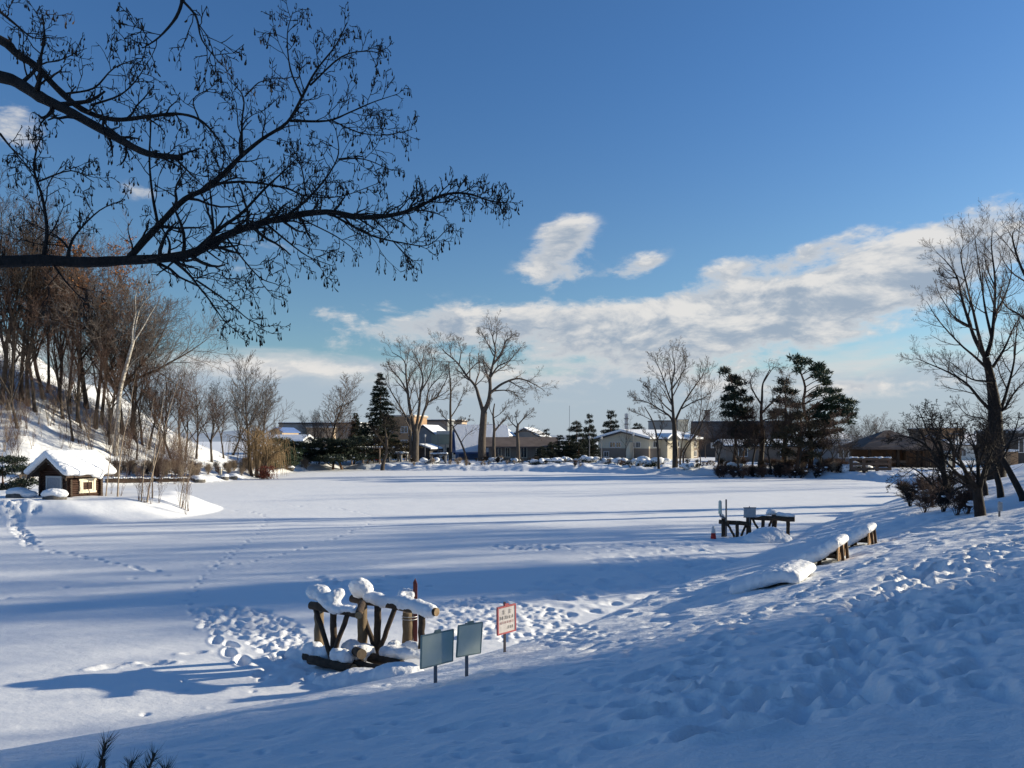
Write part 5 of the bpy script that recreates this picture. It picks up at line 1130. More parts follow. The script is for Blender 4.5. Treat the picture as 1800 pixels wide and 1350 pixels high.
far_tree(SP[1], 625, 800, 726, 116, 'small pointed spruce left of the tall spruce', 'spruce_tree', 9, 1, 1.2, cat='spruce tree')
far_tree(SP[1], 640, 800, 742, 118, 'small spruce peeping out between the pointed spruce and the tall one', 'spruce_tree', 9, 2, 1.5, cat='spruce tree')
r = random.Random(8)
LOWP = []
for i in range(3):
    pads = [(r.gauss(0, 1.5), r.gauss(0, 1.2), r.uniform(.9, 4.3), r.uniform(.9, 1.5), r.uniform(.25, .4)) for _ in range(15)]
    LOWP.append(pine_parts(300 + i, [(0, 0, -.2), (.4, .1, 1.6), (-.2, 0, 3.0), (.2, 0, 4.4)], pads, ('needle', 'needle_pine', 'needle_brown')[i], 42, .42, .10, .16, (.05, .03, .04)[i], .1, 5))
for k, (px, top, Y, i, lab) in enumerate(((492, 768, 96, 1, 'just right of the tan willow'), (516, 772, 98, 0, 'below the far gabled building'), (538, 775, 102, 0, 'left of the conical bare tree'), (560, 778, 104, 1, 'under the conical bare tree'), (585, 765, 100, 0, 'right under the conical bare tree'),
    (602, 762, 100, 0, 'with a leaning double trunk over the shore'), (622, 768, 104, 0, 'left under the tall spruce'), (645, 765, 106, 2, 'directly under the tall spruce'), (688, 768, 112, 2, 'right under the tall spruce'), (712, 780, 114, 2, 'between the spruce and the vase-shaped elm'), (478, 782, 88, 1, 'under the willow twigs'), (505, 785, 92, 1, 'lowest one before the grey hall'))):
    far_tree(LOWP[i], px, 808, top, Y, 'low dark snow-flecked pine, ' + lab, 'pine_tree', 4.8, k * 1.9, 1.15, 'low pines on the far shore', 'pine tree')
NIWA = []
for i in range(3):
    rr = random.Random(40 + i); H_ = 8.0; pads = []; z = 1.6
    while z < H_:
        w = 1.9 * (1 - (z / H_) ** 1.5) + .5; a = rr.uniform(0, 6.28)
        for q in range(3): pads.append((math.cos(a + q * 2.1) * w * .75, math.sin(a + q * 2.1) * w * .75, z + rr.gauss(0, .15), w * .55, .26))
        z += rr.uniform(.75, 1.0)
    NIWA.append(pine_parts(320 + i, [(0, 0, -.2), (rr.gauss(0, .3), 0, 2.6), (rr.gauss(0, .3), .1, 5.2), (0, 0, 8)], pads, 'needle', 60, .34, .09, .17, 0, .15, 5))
for k, (px, top, Y, i, w, lab) in enumerate(((960, 754, 118, 0, 1.0, 'left end, lowest top'), (985, 764, 112, 1, 1.3, 'low and broad, left of the tall ones'), (1013, 738, 112, 2, 1.05, 'broad tiered one left of the crooked one'), (1036, 728, 120, 0, .7, 'crooked narrow one left of the tallest'), (1074, 720, 146, 1, .85, 'tallest, behind the gable of the apartment house'),
    (1000, 770, 108, 0, 1.5, 'squat one in front'), (1024, 770, 110, 1, 1.3, 'squat one against the apartment gable'), (1120, 742, 150, 2, 1.2, 'far one above the apartment roof'), (1040, 768, 113, 2, .9, 'dark one touching the gable corner'), (970, 776, 106, 2, 1.7, 'squat one nearest the brown-roofed house'), (992, 774, 109, 1, 2.0, 'very broad low one in the middle front'), (1018, 777, 107, 0, 1.9, 'very broad low one right of the middle'), (1044, 779, 110, 2, 1.6, 'lowest one before the gable corner'), (952, 784, 104, 1, 1.6, 'lowest one at the left end'))):
    far_tree(NIWA[i], px, 808, top, Y, 'tiered pine left of the apartment house, ' + lab, 'pine_tree', 8.1, k * 1.3, w, 'tiered pines left of the apartment house', 'pine tree')
# big pines on the right, pads read off the photograph
def traced_pine(label, px, Y, trunk, pads, seed, mat='needle_pine', n=30, r0=.25, dy=1.2, tl=.5):
    b = on_ground(px, Y); rr = random.Random(seed); tp = [tuple(P(a, c, Y) - b) for a, c in trunk]; tp[0] = (0, 0, -.2); pd = []
    for (a, c, rx, rz) in pads:
        for q in range(2): v = P(a, c, Y + rr.uniform(-dy, dy)) - b; pd.append((v.x + rr.gauss(0, .2), v.y, v.z + rr.gauss(0, .1), rx * Y / F * rr.uniform(.55, .85), max(.13, rz * Y / F * .55)))
    return place_parts('pine_tree', pine_parts(seed, tp, pd, mat, n, tl, .10, r0, 0, .15, 6), b, label, 'pine tree')
q = lambda l: [(940 + a / 2.903, 560 + b / 2.903, c / 2.903, d / 2.903) for a, b, c, d in l]
traced_pine('slender dark pine with clumped tiers, left one of the pine group on the right', 1288, 84, q6([(1010, 760), (1025, 640), (1025, 480), (1010, 350), (985, 270)]),
    q([(985, 275, 35, 25), (1010, 310, 40, 24), (1040, 335, 30, 16), (1000, 365, 45, 18), (1055, 380, 40, 18), (1010, 410, 55, 20), (1075, 420, 42, 16), (980, 450, 48, 16), (1040, 460, 60, 20), (1090, 470, 36, 14), (1000, 490, 50, 14), (1060, 510, 60, 18), (1030, 545, 50, 18), (1085, 560, 50, 20), (1020, 590, 40, 14)]), 401, 'needle', 34, .2)
traced_pine('large open pine leaning right with airy clumps, rightmost and tallest of the pine group', 1424, 82, q6([(1408, 778), (1412, 680), (1400, 560), (1370, 440), (1380, 350), (1350, 260), (1325, 210)]),
    q([(1325, 205, 28, 14), (1350, 225, 42, 14), (1385, 218, 30, 12), (1340, 262, 30, 10), (1450, 235, 36, 16), (1435, 262, 50, 16), (1490, 275, 28, 16), (1470, 310, 45, 18), (1495, 330, 28, 14), (1440, 295, 40, 12), (1480, 365, 50, 16), (1530, 375, 34, 14), (1560, 400, 26, 12), (1440, 400, 40, 16), (1500, 415, 55, 16),
       (1570, 425, 45, 14), (1615, 430, 26, 14), (1520, 455, 60, 16), (1600, 465, 46, 16), (1460, 455, 55, 18), (1560, 490, 60, 16), (1625, 505, 30, 16), (1600, 530, 30, 12), (1480, 500, 60, 18), (1420, 480, 50, 20), (1500, 540, 50, 16), (1540, 575, 40, 14), (1440, 545, 60, 20)]), 402, 'needle_pine', 26, .28)
traced_pine('bushy dark pine in the middle of the pine group, mostly below its neighbours', 1377, 86, q6([(1270, 765), (1275, 600), (1280, 450), (1275, 330)]),
    q([(1275, 325, 30, 18), (1260, 360, 40, 20), (1300, 375, 36, 18), (1270, 420, 55, 22), (1320, 440, 40, 20), (1250, 480, 55, 22), (1310, 500, 50, 20), (1280, 550, 70, 24), (1350, 560, 50, 22)]), 403, 'needle', 30, .25)
traced_pine('brownish drooping pine filling the centre of the pine group near the ground', 1400, 80, q6([(1345, 768), (1350, 660), (1360, 560), (1350, 480)]),
    q([(1350, 500, 60, 26), (1420, 540, 60, 26), (1300, 570, 60, 26), (1380, 590, 70, 30), (1460, 590, 50, 26), (1330, 640, 70, 26), (1410, 650, 70, 26), (1470, 640, 34, 24), (1250, 600, 60, 24), (1240, 650, 50, 22), (1360, 700, 60, 22), (1440, 700, 40, 20), (1290, 690, 50, 22)]), 404, 'needle_brown', 22, .22)
traced_pine('low dark pine at the left foot of the pine group', 1305, 86, q6([(1060, 765), (1065, 700), (1075, 640)]), q([(1080, 560, 60, 22), (1040, 600, 40, 18), (1110, 600, 50, 20), (1130, 560, 50, 20), (1085, 640, 50, 18), (1150, 620, 40, 18)]), 405, 'needle', 28, .15)
# bare trees round the pavilion
for k, (px, top, Y, w) in enumerate(((1512, 738, 96, 1.2), (1540, 732, 100, 1.3), (1575, 740, 98, 1.3), (1605, 745, 92, 1.1), (1560, 755, 84, 1.0), (1635, 735, 84, 1.0), (1240, 742, 130, 1.0), (1100, 735, 125, .8), (1640, 755, 70, 1))):
    far_tree(FOREST[(1, 2, 1, 3, 2, 1, 3, 0, 2)[k]], px, 810, top, Y, ['bare tree left of the dark pavilion roof', 'bare tree behind the peak of the dark pavilion roof', 'wide bare tree behind the right slope of the pavilion roof', 'grey bare tree at the right end of the pavilion', 'low reddish tree before the pavilion', 'bare tree between the pavilion and the orange block', 'fine bare tree over the right end of the apartment roof', 'fine bare tree beside the white mast over the apartment roof', 'low reddish tree behind the leaning cherry'][k], s0=(16, 15, 15, 17)[(1, 2, 1, 3, 2, 1, 3, 0, 2)[k]], rz=k * 2., wide=w)

for k, (px, top, Y, i) in enumerate(((1262, 735, 82, 2), (1300, 728, 81, 1), (1322, 705, 83, 2), (1356, 712, 81, 2), (1402, 700, 80, 2), (1440, 735, 80, 1), (1462, 745, 79, 2), (1482, 758, 80, 1), (1232, 755, 90, 2))):
    far_tree(FOREST[i], px, 810, top, Y, ('dark', 'brown')[i - 1] + ' twiggy undergrowth tree of the pine group, ' + ['at its left margin', 'behind the slender dark pine', 'just left of the crooked willow', 'just right of the crooked willow', 'under the bushy middle pine', 'under the big open pine', 'right under the big open pine', 'at its right margin', 'beside the multi-stemmed tree'][k], s0=15, rz=k * 2.7, wide=1.5)

# ---- shrubs
SH = Spec(n=(6, 5, 4), ang=38, lr=(.55, .5, .5), up=.03, wob=.2, t0=.15, rmin=.009, rr=.6, seg=(5, 4, 3))
BUSH = [bare_proto('b', 110 + i, 1.5, SH, multi=14, maxlev=3 if i < 2 else 2, mt=('twig_dark', 'twig_red', 'twig_pale')[i], mtw=('twig_dark', 'twig_red', 'twig_pale')[i], r0=.03) for i in range(3)]
def bush(i, px, py, s, label, group=None, name='bare_shrub', Y=None, snow=0, wide=1.3):
    g = ground_at(px, py) if Y is None else on_ground(px, Y); o = place_parts(name, BUSH[i], g, label, 'shrub', group, s * wide, px * .7, s)
    if snow:
        rr = random.Random(int(px)); obj('snow_clump', blobs_mesh('snow_clump', [((rr.gauss(0, .45), rr.gauss(0, .35), rr.uniform(.5, 1.05)), rr.uniform(.07, .20)) for _ in range(snow)], int(px)), o)['kind'] = 'stuff'
    return o
for k, (px, py, s, i) in enumerate(((1592, 872, .95, 1), (1612, 876, .9, 1), (1634, 878, .85, 0), (1600, 890, .85, 0), (1640, 892, .8, 0), (1626, 900, .75, 0), (1658, 900, .8, 0), (1682, 905, .82, 1), (1700, 903, .8, 0), (1664, 885, .8, 1), (1586, 866, .9, 1), (1645, 868, 1.0, 1), (1672, 862, 1.0, 1), (1700, 868, 1.0, 1), (1622, 862, 1.0, 1))):
    bush(1 if k % 3 else 0, px, py, s * .72, 'dark twiggy bush under the cherry trees, ' + ('over the ice at the left end' if px < 1605 else 'below the left cherry' if px < 1650 else ('between the two cherries' if px < 1670 else 'just left of the right cherry') if px < 1690 else 'by the right cherry') + (', front row' if py > 884 else ', back row'), 'dark bushes under the cherry trees', snow=(3 if k % 3 == 1 else 0))
r = random.Random(19); NB = {}
for k in range(84):
    px = r.uniform(1262, 1484); Y = r.uniform(77, 85); bush(r.choice((1, 1, 2, 0)), px, 0, r.uniform(.45, .95), 'reddish brown shrub of the thicket under the pines, ' + ('at its left end' if px < 1320 else 'under the crooked willow' if px < 1370 else 'under the brownish pine' if px < 1425 else 'at its right end'), 'shrubs along the shore under the pines', Y=Y, snow=(2 if r.random() < .5 else 0))
for k in range(34):
    px = r.uniform(960, 1270); Y = (92 - (px - 960) * .025) + r.uniform(1.5, 10); bush(r.choice((1, 0, 2)), px, 0, r.uniform(.3, .58) * (1 if px < 1150 else .8), 'snow-laden shrub on the far shore, ' + ('below the tiered pines' if px < 1055 else 'below the apartment gable' if px < 1145 else 'around the spreading bare tree' if px < 1215 else 'right of the apartment house'), 'snowy shrubs before the apartment house', Y=Y, snow=r.randint(4, 9))
for k in range(34):
    px = r.uniform(720, 960); Y = 98 + r.uniform(.5, 10); bush(r.choice((2, 0, 2)), px, 0, r.uniform(.3, .65), 'small half-buried shrub on the far bank, ' + ('left of the vase-shaped elm' if px < 735 else 'between the two big elms' if px < 800 else 'by the leaning crooked trunk' if px < 840 else 'right of the tallest elm' if px < 900 else 'before the brown-roofed house'), 'small shrubs below the elms', Y=Y, snow=r.randint(0, 3))
for k in range(46):
    px = r.uniform(335, 560); g = ground_at(px, 848 - (px - 335) * .09 - r.uniform(4, 20)); place_parts('bare_shrub', BUSH[2] if r.random() < .75 else BUSH[1], g, 'dry shrub on the bank, ' + ('left of the weeping willow' if px < 420 else 'at the foot of the weeping willow' if px < 485 else 'right of the weeping willow'), 'shrub', 'dry shrubs on the left bank', r.uniform(.5, 1.0), r.uniform(0, 6))
for k in range(48):
    px = r.uniform(184, 345); g = ground_at(px, 846 - r.uniform(0, 22)); place_parts('bare_shrub', BUSH[2] if r.random() < .6 else BUSH[1], g, 'dry shrub above the row of stakes, ' + ('nearest the hut' if px < 225 else 'behind the slim birches' if px < 285 else 'at its far end'), 'shrub', 'dry shrubs above the stakes', r.uniform(.5, .95), r.uniform(0, 6))
for k in range(14):
    px = r.uniform(0, 60); g = ground_at(px, r.uniform(822, 858)); place_parts('bare_shrub', BUSH[2], g, 'pale dry shrub at the left edge beside the hut', 'shrub', 'dry shrubs left of the hut', r.uniform(.3, .6), r.uniform(0, 6))
# rounded snow-covered bushes and rocks
for k, (px, Y, w) in enumerate(((980, 100, 1.0), (992, 104, 1.1), (1010, 103, 1.0), (1034, 100, 1.3), (1062, 98, 1.2), (1136, 92, 1.6), (1146, 92, 1.2), (1100, 95, 1.3), (1210, 86, 1.0), (1290, 84, 1.0), (1506, 78, 1.4), (1474, 82, 1.1), (870, 104, 1.0), (760, 102, 1.0), (905, 102, .9), (945, 100, 1.2))):
    b = on_ground(px, Y); rr = random.Random(k); s = empty('snowy_bush', b, 'rounded snow-cushioned bush ' + ['below the leftmost tiered pine', 'just right of the leftmost tiered pine', 'below the middle tiered pines', 'below the right tiered pines', 'at the left corner of the apartment gable', 'before the lit side of the apartment house', 'nudging the one before the apartment side', 'under the apartment gable peak', 'at the foot of the spreading tree', 'at the foot of the slender dark pine', 'at the left end of the pavilion', 'right of the big open pine', 'right of the tallest elm', 'below the balcony house', 'before the low brown-roofed house', 'between brown-roofed house and tiered pines'][k], 'bush', 'rounded snowy bushes on the far shore'); s.scale = (w, w, w * .85)
    o = obj('foliage', tufts_mesh('foliage', [((rr.gauss(0, .5), rr.gauss(0, .4), rr.uniform(.0, .45)), unit(rr)) for _ in range(70)], M['needle'], 5, .3, .08, k), s); o['kind'] = 'stuff'
    obj('snow_cap', blobs_mesh('snow_cap', [((rr.gauss(0, .45), rr.gauss(0, .3), .38 + rr.gauss(0, .12)), (rr.uniform(.3, .6), .4, rr.uniform(.2, .4))) for _ in range(7)], k), s)
for k, (px, py) in enumerate(((345, 846), (352, 848), (395, 843), (408, 842), (455, 838), (470, 836), (510, 826))):
    g = ground_at(px, py); s = empty('rock', g, 'dark shore rock with a lump of snow at the left bank', 'rock', 'shore rocks at the left bank', k); obj('stone', blobs_mesh('stone', [((0, 0, .1), (.5, .35, .3))], k, mat='rock'), s); obj('snow_cap', blobs_mesh('snow_cap', [((0, 0, .36), (.48, .36, .2)), ((.2, .1, .3), (.4, .3, .15))], k), s)

# ---- beyond the right edge of the frame: the trees that throw the long shadows over ice and bank
SHD = [spruce_parts(501, 15, 3.3, 'needle', .8, .02, tl=.6, tw=.16), spruce_parts(502, 12, 2.8, 'needle', .8, .02, tl=.6, tw=.16)]
def off(parts, x, y, h, h0, name, label, cat, grp, rz, w=1.0):
    s = h / h0; return place_parts(name, parts, Vector((x, y, hz(x, y))), label, cat, grp, s * w, rz, s)
r = random.Random(91)
GROVE = [(13, -3, 13), (16, 0, 15), (14, 3.5, 12), (19, 3, 16), (18, 6.5, 14), (22, 8, 16), (23, 4, 17), (25, -2, 16), (20, -4, 15), (17.5, 8.8, 11), (27, 10, 16), (30, 7, 17), (28, 2, 16), (33, 11, 16), (36, 4, 17), (22, 12.2, 13), (11, -7, 13), (20, 11.6, 11), (26, 12.6, 14), (31, 14.6, 15), (37, 16.4, 15)]
for k, (x, y, h) in enumerate(GROVE): off(SHD[k % 2], x, y, h, (15, 12)[k % 2], 'spruce_tree', 'tall dark spruce of the grove beyond the right edge that shades the bank', 'spruce tree', 'spruces beyond the right edge', k * 1.1, 1.1)
BAREOFF = [(25, 18.6, 10, 3), (28, 15.6, 13, 1), (34, 17.8, 14, 2), (24, 14.8, 11, 0), (29, 30, 9, 1), (34, 30, 15, 1), (31, 27.2, 13, 2), (44, 40, 17, 1), (50, 40, 17, 3), (40, 42, 15, 2), (58, 70, 18, 3), (60, 82, 17, 0)]
for k, (x, y, h, i) in enumerate(BAREOFF): off(FOREST[i], x, y, h, (16, 15, 15, 17)[i], 'bare_tree', 'bare tree beyond the right edge whose long shadow streaks the ice', 'tree', 'bare trees beyond the right edge', k * 1.3, 1.1)
for k, (x, y, h) in enumerate(((50, 33.8, 16), (56, 36.5, 17), (40, 12, 16), (46, 17, 15), (45, 32.5, 14))): off(SHD[k % 2], x, y, h, (15, 12)[k % 2], 'spruce_tree', 'spruce set back beyond the right edge behind the bare trees', 'spruce tree', 'spruces set back beyond the right edge', k * 1.9, 1.0)

# ---------------------------------------------------------------- buildings beyond the pond
def house(name, label, px, Y, w, d, h, rise, rz, wallm, roofm, ridge='x', low=None, lowh=0, snow=.25, eave=.5, wins=(), cat='house', base_z=None, flat=False, win_mat='glass', frame='white_paint', snowcut=None):
    """gabled (or flat) building; local x along the front, front face at y=-d/2; wins: (face, u, z, w, h)"""
    b = P(px, 0, Y); b.z = hz(b.x, b.y) if base_z is None else base_z; root = empty(name, b, label, cat, None, R(rz))
    zt = -1; m = MB()
    if lowh: m.box(-w/2, w/2, -d/2, d/2, zt, lowh); m.build('lower_wall', M[low], root); m = MB(); zt = lowh
    if flat: m.box(-w/2, w/2, -d/2, d/2, zt, h)
    elif ridge == 'x': m.prism([(-d/2, zt), (d/2, zt), (d/2, h), (0, h + rise), (-d/2, h)], -w/2, w/2, 'x')
    else: m.prism([(-w/2, zt), (w/2, zt), (w/2, h), (0, h + rise), (-w/2, h)], -d/2, d/2, 'y')
    m.build('wall', M[wallm], root)
    if flat:
        m = MB(); m.box(-w/2 - .2, w/2 + .2, -d/2 - .2, d/2 + .2, h, h + .3); m.build('parapet', M[roofm], root)
        if snow: m = MB(); m.box(-w/2 - .15, w/2 + .15, -d/2 - .15, d/2 + .15, h + .3, h + .3 + snow); m.build('roof_snow', M['snowcap'], root, .08)
    else:
        half = (d if ridge == 'x' else w) / 2; ln = (w if ridge == 'x' else d) / 2 + eave; k = rise / half; e = half + eave; ax = ridge
        for sg in (-1, 1):
            prof = [(0, h + rise), (sg * e, h + rise - k * e), (sg * e, h + rise - k * e + .18), (0, h + rise + .18)]; m = MB(); m.prism(prof, -ln, ln, ax); m.build('roof', M[roofm], root)
            if snow and not (snowcut and snowcut == sg):
                prof = [(0, h + rise + .185), (sg * (e + .05), h + rise - k * e + .185), (sg * (e + .03), h + rise - k * e + .185 + snow * .8), (sg * e * .5, h + rise - k * e * .5 + .19 + snow), (0, h + rise + .185 + snow)]; m = MB(); m.prism(prof, -ln + .06, ln - .06, ax); m.build('roof_snow', M['snowcap'], root, .05)
    for (face, u, z, ww, wh) in wins:
        t = .09; m = MB(); f = MB()
        def bx(mb, a0, a1, z0, z1, o0, o1):
            if face == 'f': mb.box(a0, a1, -d/2 - o1, -d/2 - o0, z0, z1)
            elif face == 'l': mb.box(-w/2 - o1, -w/2 - o0, a0, a1, z0, z1)
            else: mb.box(w/2 + o0, w/2 + o1, a0, a1, z0, z1)
        bx(f, u - ww/2 - t, u + ww/2 + t, z + wh, z + wh + t, -.02, .07); bx(f, u - ww/2 - t, u + ww/2 + t, z - t, z, -.02, .08); bx(f, u - ww/2 - t, u - ww/2, z, z + wh, -.02, .06); bx(f, u + ww/2, u + ww/2 + t, z, z + wh, -.02, .06); bx(f, u - .03, u + .03, z, z + wh, -.02, .05)
        wo_ = f.build('window', M[frame], root); bx(m, u - ww/2, u + ww/2, z, z + wh, -.01, .015); m.build('pane', M[win_mat], wo_)
    return root
# beige apartment house: three stepped gabled wings under snow
K = 132 / F
def zw(py, Y): return EYE - (py - 775) / F * Y
b0 = house('apartment_house', 'two-storey beige apartment house with a taupe ground floor and snowy stepped roofs across the pond', 1140, 132.8, 11, 14, zw(772, 124) - .6, 1.15, -48, 'wall_beige', 'roof_dark', 'y', 'wall_taupe', 1.95, .38, .6,
    [('f', -2.2, 2.15, 1.1, .8), ('f', -.9, 2.15, .9, .8), ('f', 2.0, 2.15, 1.1, .8), ('f', 3.3, 2.15, .8, .8), ('f', -3.6, .5, 1.0, .8), ('r', -5.4, 2.2, .9, .8), ('r', .8, 2.2, .9, .8), ('r', 2.3, .5, .9, .9), ('r', 5.9, 2.2, .9, .8), ('r', 5.9, .5, .9, .9), ('r', 4.6, .5, .9, .9)], 'apartment house', base_z=.6)
lz = zw(772, 124) - .6
for (y0, y1, x1, mt, hh) in ((-3.9, -2.2, 6.9, 'wall_beige', lz - .05), (-1.9, -.2, 6.3, 'wall_beige', lz - .05), (3.2, 4.0, 6.6, 'wall_beige', lz - .2)):
    m = MB(); m.box(5.5, x1, y0, y1, -1, hh); m.build('stair_tower', M[mt], b0); ym = (y0 + y1) / 2; m = MB(); m.prism([(y0 - .3, hh), (y1 + .3, hh), (ym, hh + .7)], 4.2, x1 + .4, 'x'); m.build('porch_roof', M['roof_dark'], b0)
    m = MB(); m.prism([(y0 - .35, hh + .04), (ym, hh + .74), (y1 + .35, hh + .04), (y1 + .33, hh + .38), (ym, hh + 1.08), (y0 - .33, hh + .38)], 4.0, x1 + .42, 'x'); m.build('roof_snow', M['snowcap'], b0, .05)
m = MB(); m.box(1.4, 2.3, -7.9, -7.01, -1, 3.0); m.build('stair_tower', M['cream'], b0)
# dark-roofed hall behind and its chimney
hl = house('hall', 'long dark-roofed hall with a chimney standing behind the apartment house', 1300, 150, 17, 12, 4.0, 2.9, -12, 'wall_dark', 'roof_dark', 'x', None, 0, .12, .8, [('f', -5.2, 1.9, 1.0, .9), ('f', -3.6, 1.9, 1.0, .9), ('f', -1.9, 1.9, 1.0, .9)], 'building', snowcut=-1, base_z=.6, win_mat='wall_white')
m = MB(); m.box(-6.6, -5.6, 1, 2, 5.5, 9.2); m.build('chimney', M['concrete'], hl); m = MB(); m.box(-6.75, -5.45, .85, 2.15, 9.2, 9.4); m.build('chimney_cap', M['roof_dark'], hl)
house('annex', 'low pale annex with a snowy flat roof right behind the pine group', 1500, 104, 12, 6, 2.5, 0, 4, 'wall_grey', 'white_paint', 'x', None, 0, .22, .2, [('f', -3, .9, 1.3, 1.1), ('f', 1.5, .9, 1.3, 1.1)], 'building', flat=True)
house('small_house', 'small cream house with a stepped snowy roof peeping over the pale annex', 1457, 126, 4.0, 4, 3.2, 1.2, 18, 'cream', 'wall_white', 'x', None, 0, .3, .4, [('f', -.6, 1.6, .8, 1.0), ('f', .7, 1.6, .7, 1.0)], 'house', base_z=.8)
house('long_shed', 'low grey building glimpsed between the pine trunks', 1350, 112, 14, 6, 2.2, .7, 0, 'wall_taupe', 'roof_dark', 'x', None, 0, .2, .4, [('f', -4.6, .8, 1.2, 1.0), ('f', 1.2, .8, .8, 1.0)], 'building')
# pavilion
def pavilion():
    b = on_ground(1560, 86); root = empty('pavilion', b, 'brown pavilion with a wide dark pyramid roof behind the right end of the pond', 'pavilion', None, R(-6)); sN = 3.6
    for (cx, w, h0, pk) in ((0, 4.1, 2.3, 4.2), (4.4, 2.6, 2.15, 3.4)):
        V = [(cx - w, -w, h0), (cx + w, -w, h0), (cx + w, w, h0), (cx - w, w, h0), (cx - .25, 0, pk), (cx + .25, 0, pk), (cx - w, -w, h0 - .25), (cx + w, -w, h0 - .25), (cx + w, w, h0 - .25), (cx - w, w, h0 - .25)]
        m = MB(); m.add(V, [(0, 1, 5, 4), (1, 2, 5), (2, 3, 4, 5), (3, 0, 4), (0, 6, 7, 1), (1, 7, 8, 2), (2, 8, 9, 3), (3, 9, 6, 0), (9, 8, 7, 6)]); m.build('roof', M['roof_brown'], root)
        for sx in (-.72, 0, .72):
            for sy in (-.72, .72): m = MB(); m.box(cx + sx * w - .13, cx + sx * w + .13, sy * w - .13, sy * w + .13, -.5, h0 - .25); m.build('post', M['wood_dark'], root)
        m = MB(); m.box(cx - .75 * w, cx + .75 * w, .68 * w, .76 * w, -.3, h0 - .3); m.build('back_wall', M['wall_brown'], root)
    for (x0, x1) in ((-2.9, -1.1), (-.9, .9), (4.6, 5.1)): m = MB(); m.box(x0, x1, -2.95, -2.80, .55, .85); m.build('rail', M['wall_brown'], root)
    for (x, w_) in ((5.2, .3), (5.9, .16)): m = MB(); m.box(x - w_, x + w_, -2.0, -1.9, -.3, 1.5); m.build('pale_panel', M['cream'], root)
pavilion()
def lattice(px, Y):
    b = on_ground(px, Y); root = empty('wooden_rack', b, 'low dark red wooden rack with snow along its top, left of the pavilion', 'rack', None, R(-4))
    for x in (-1.9, -.65, .65, 1.9): m = MB(); m.box(x - .13, x + .13, -.12, .12, -.3, 1.45); m.build('post', M['wall_brown'], root)
    for z in (.25, .75, 1.25): m = MB(); m.box(-1.95, 1.95, -.18, -.13, z, z + .26); m.build('board', M['wall_brown'], root)
    snow_lump('snow_cap', run((-1.9, 0, 1.5), (1.9, 0, 1.5), 14, .2, .03, random.Random(2), .6), root, .06, .05)
lattice(1530, 77)
# left and middle of the far shore
house('long_hall', 'long flat grey industrial hall behind the conical bare tree', 575, 190, 20, 12, 7.4, 0, -4, 'wall_grey', 'roof_dark', 'x', None, 0, .15, .1, [], 'building', flat=True, base_z=.5)
house('annex', 'pale tan lower annex against the long grey hall', 567, 182, 6.4, 4, 6.2, 0, -4, 'wall_tan', 'wall_tan', 'x', None, 0, .15, .1, [('f', -1, 3.0, 2.0, 1.0), ('f', 1.6, 3.0, 1.4, 1.0)], 'building', flat=True, base_z=.5)
house('gabled_barn', 'small far gabled barn with a lit tan front, left of the long grey hall', 501, 170, 2.8, 7, 5.3, .85, -14, 'wall_tan', 'roof_blue', 'y', None, 0, 0, .3, [], 'barn', base_z=.5)
house('low_house', 'low building under smooth snow in front of the far gabled barn', 512, 150, 7, 5, 3.2, .8, -10, 'wall_grey', 'roof_dark', 'x', None, 0, .4, .5, [], 'house', base_z=.5)
house('orange_block', 'orange-tan block seen through the limbs of the vase-shaped elm', 712, 140, 6.2, 6, 7.6, 0, -16, 'wall_orange', 'wall_tan', 'x', None, 0, .1, .1, [('f', -1.6, 4.8, 1.2, 1.0), ('f', 1.2, 4.8, 1.2, 1.0), ('f', -1.6, 2.4, 1.2, 1.0), ('f', 1.2, 2.4, 1.2, 1.0)], 'building', flat=True, base_z=.5)
hs = house('balcony_house', 'grey house with a sloping roof and a green balcony, right of the vase-shaped elm', 757, 132, 5.0, 5, 4.2, 1.6, -24, 'wall_grey', 'roof_dark', 'y', None, 0, .12, .3, [('f', .2, .9, 1.3, 1.3)], 'house', base_z=.5)
m = MB(); m.box(2.52, 7.0, -2.4, 2.4, -1, 5.0); m.build('wing', M['wall_white'], hs); m = MB(); m.box(2.0, 7.4, -3.2, -2.45, 2.7, 4.4); m.build('balcony', M['wall_green'], hs)
for x in (2.3, 4.6, 7.1): m = MB(); m.box(x - .08, x + .08, -3.15, -3.0, -.5, 2.7); m.build('balcony_post', M['wall_grey'], hs)
for x in (3.4, 5.0, 6.3): f = MB(); f.box(x - .6, x + .6, -2.46, -2.405, .9, 2.3); wo_ = f.build('window', M['wall_white'], hs); m = MB(); m.box(x - .5, x + .5, -2.49, -2.461, 1.0, 2.2); m.build('pane', M['glass'], wo_)
house('grey_block', 'dark grey upper block rising behind the balcony house', 764, 150, 6.6, 5, 7.1, 0, -10, 'wall_grey', 'roof_dark', 'x', None, 0, .05, .1, [], 'building', flat=True, base_z=.5)
house('brick_block', 'brownish tan block right of the dark grey one behind the balcony house', 795, 156, 5.0, 5, 7.2, 0, -10, 'wall_tan', 'roof_brown', 'x', None, 0, .05, .1, [], 'building', flat=True, base_z=.5)
house('carport', 'low carport with a snowy lean-to roof before the balcony house', 748, 118, 3.2, 3, 1.9, .45, -24, 'wall_dark', 'roof_dark', 'y', None, 0, .25, .4, [], 'shed', base_z=.6)
house('blue_house', 'house under a broad steep snow-covered roof in blue shade behind the tallest elm', 845, 122, 7.6, 8, 1.9, 3.6, 8, 'wall_blue', 'roof_blue', 'x', None, 0, .25, .6, [], 'house', base_z=.5)
house('small_gable', 'small white gable showing above the brown roof right of the tallest elm', 880, 134, 3.6, 4, 4.2, 1.5, -20, 'wall_white', 'roof_dark', 'y', None, 0, .15, .3, [], 'house', base_z=.5)
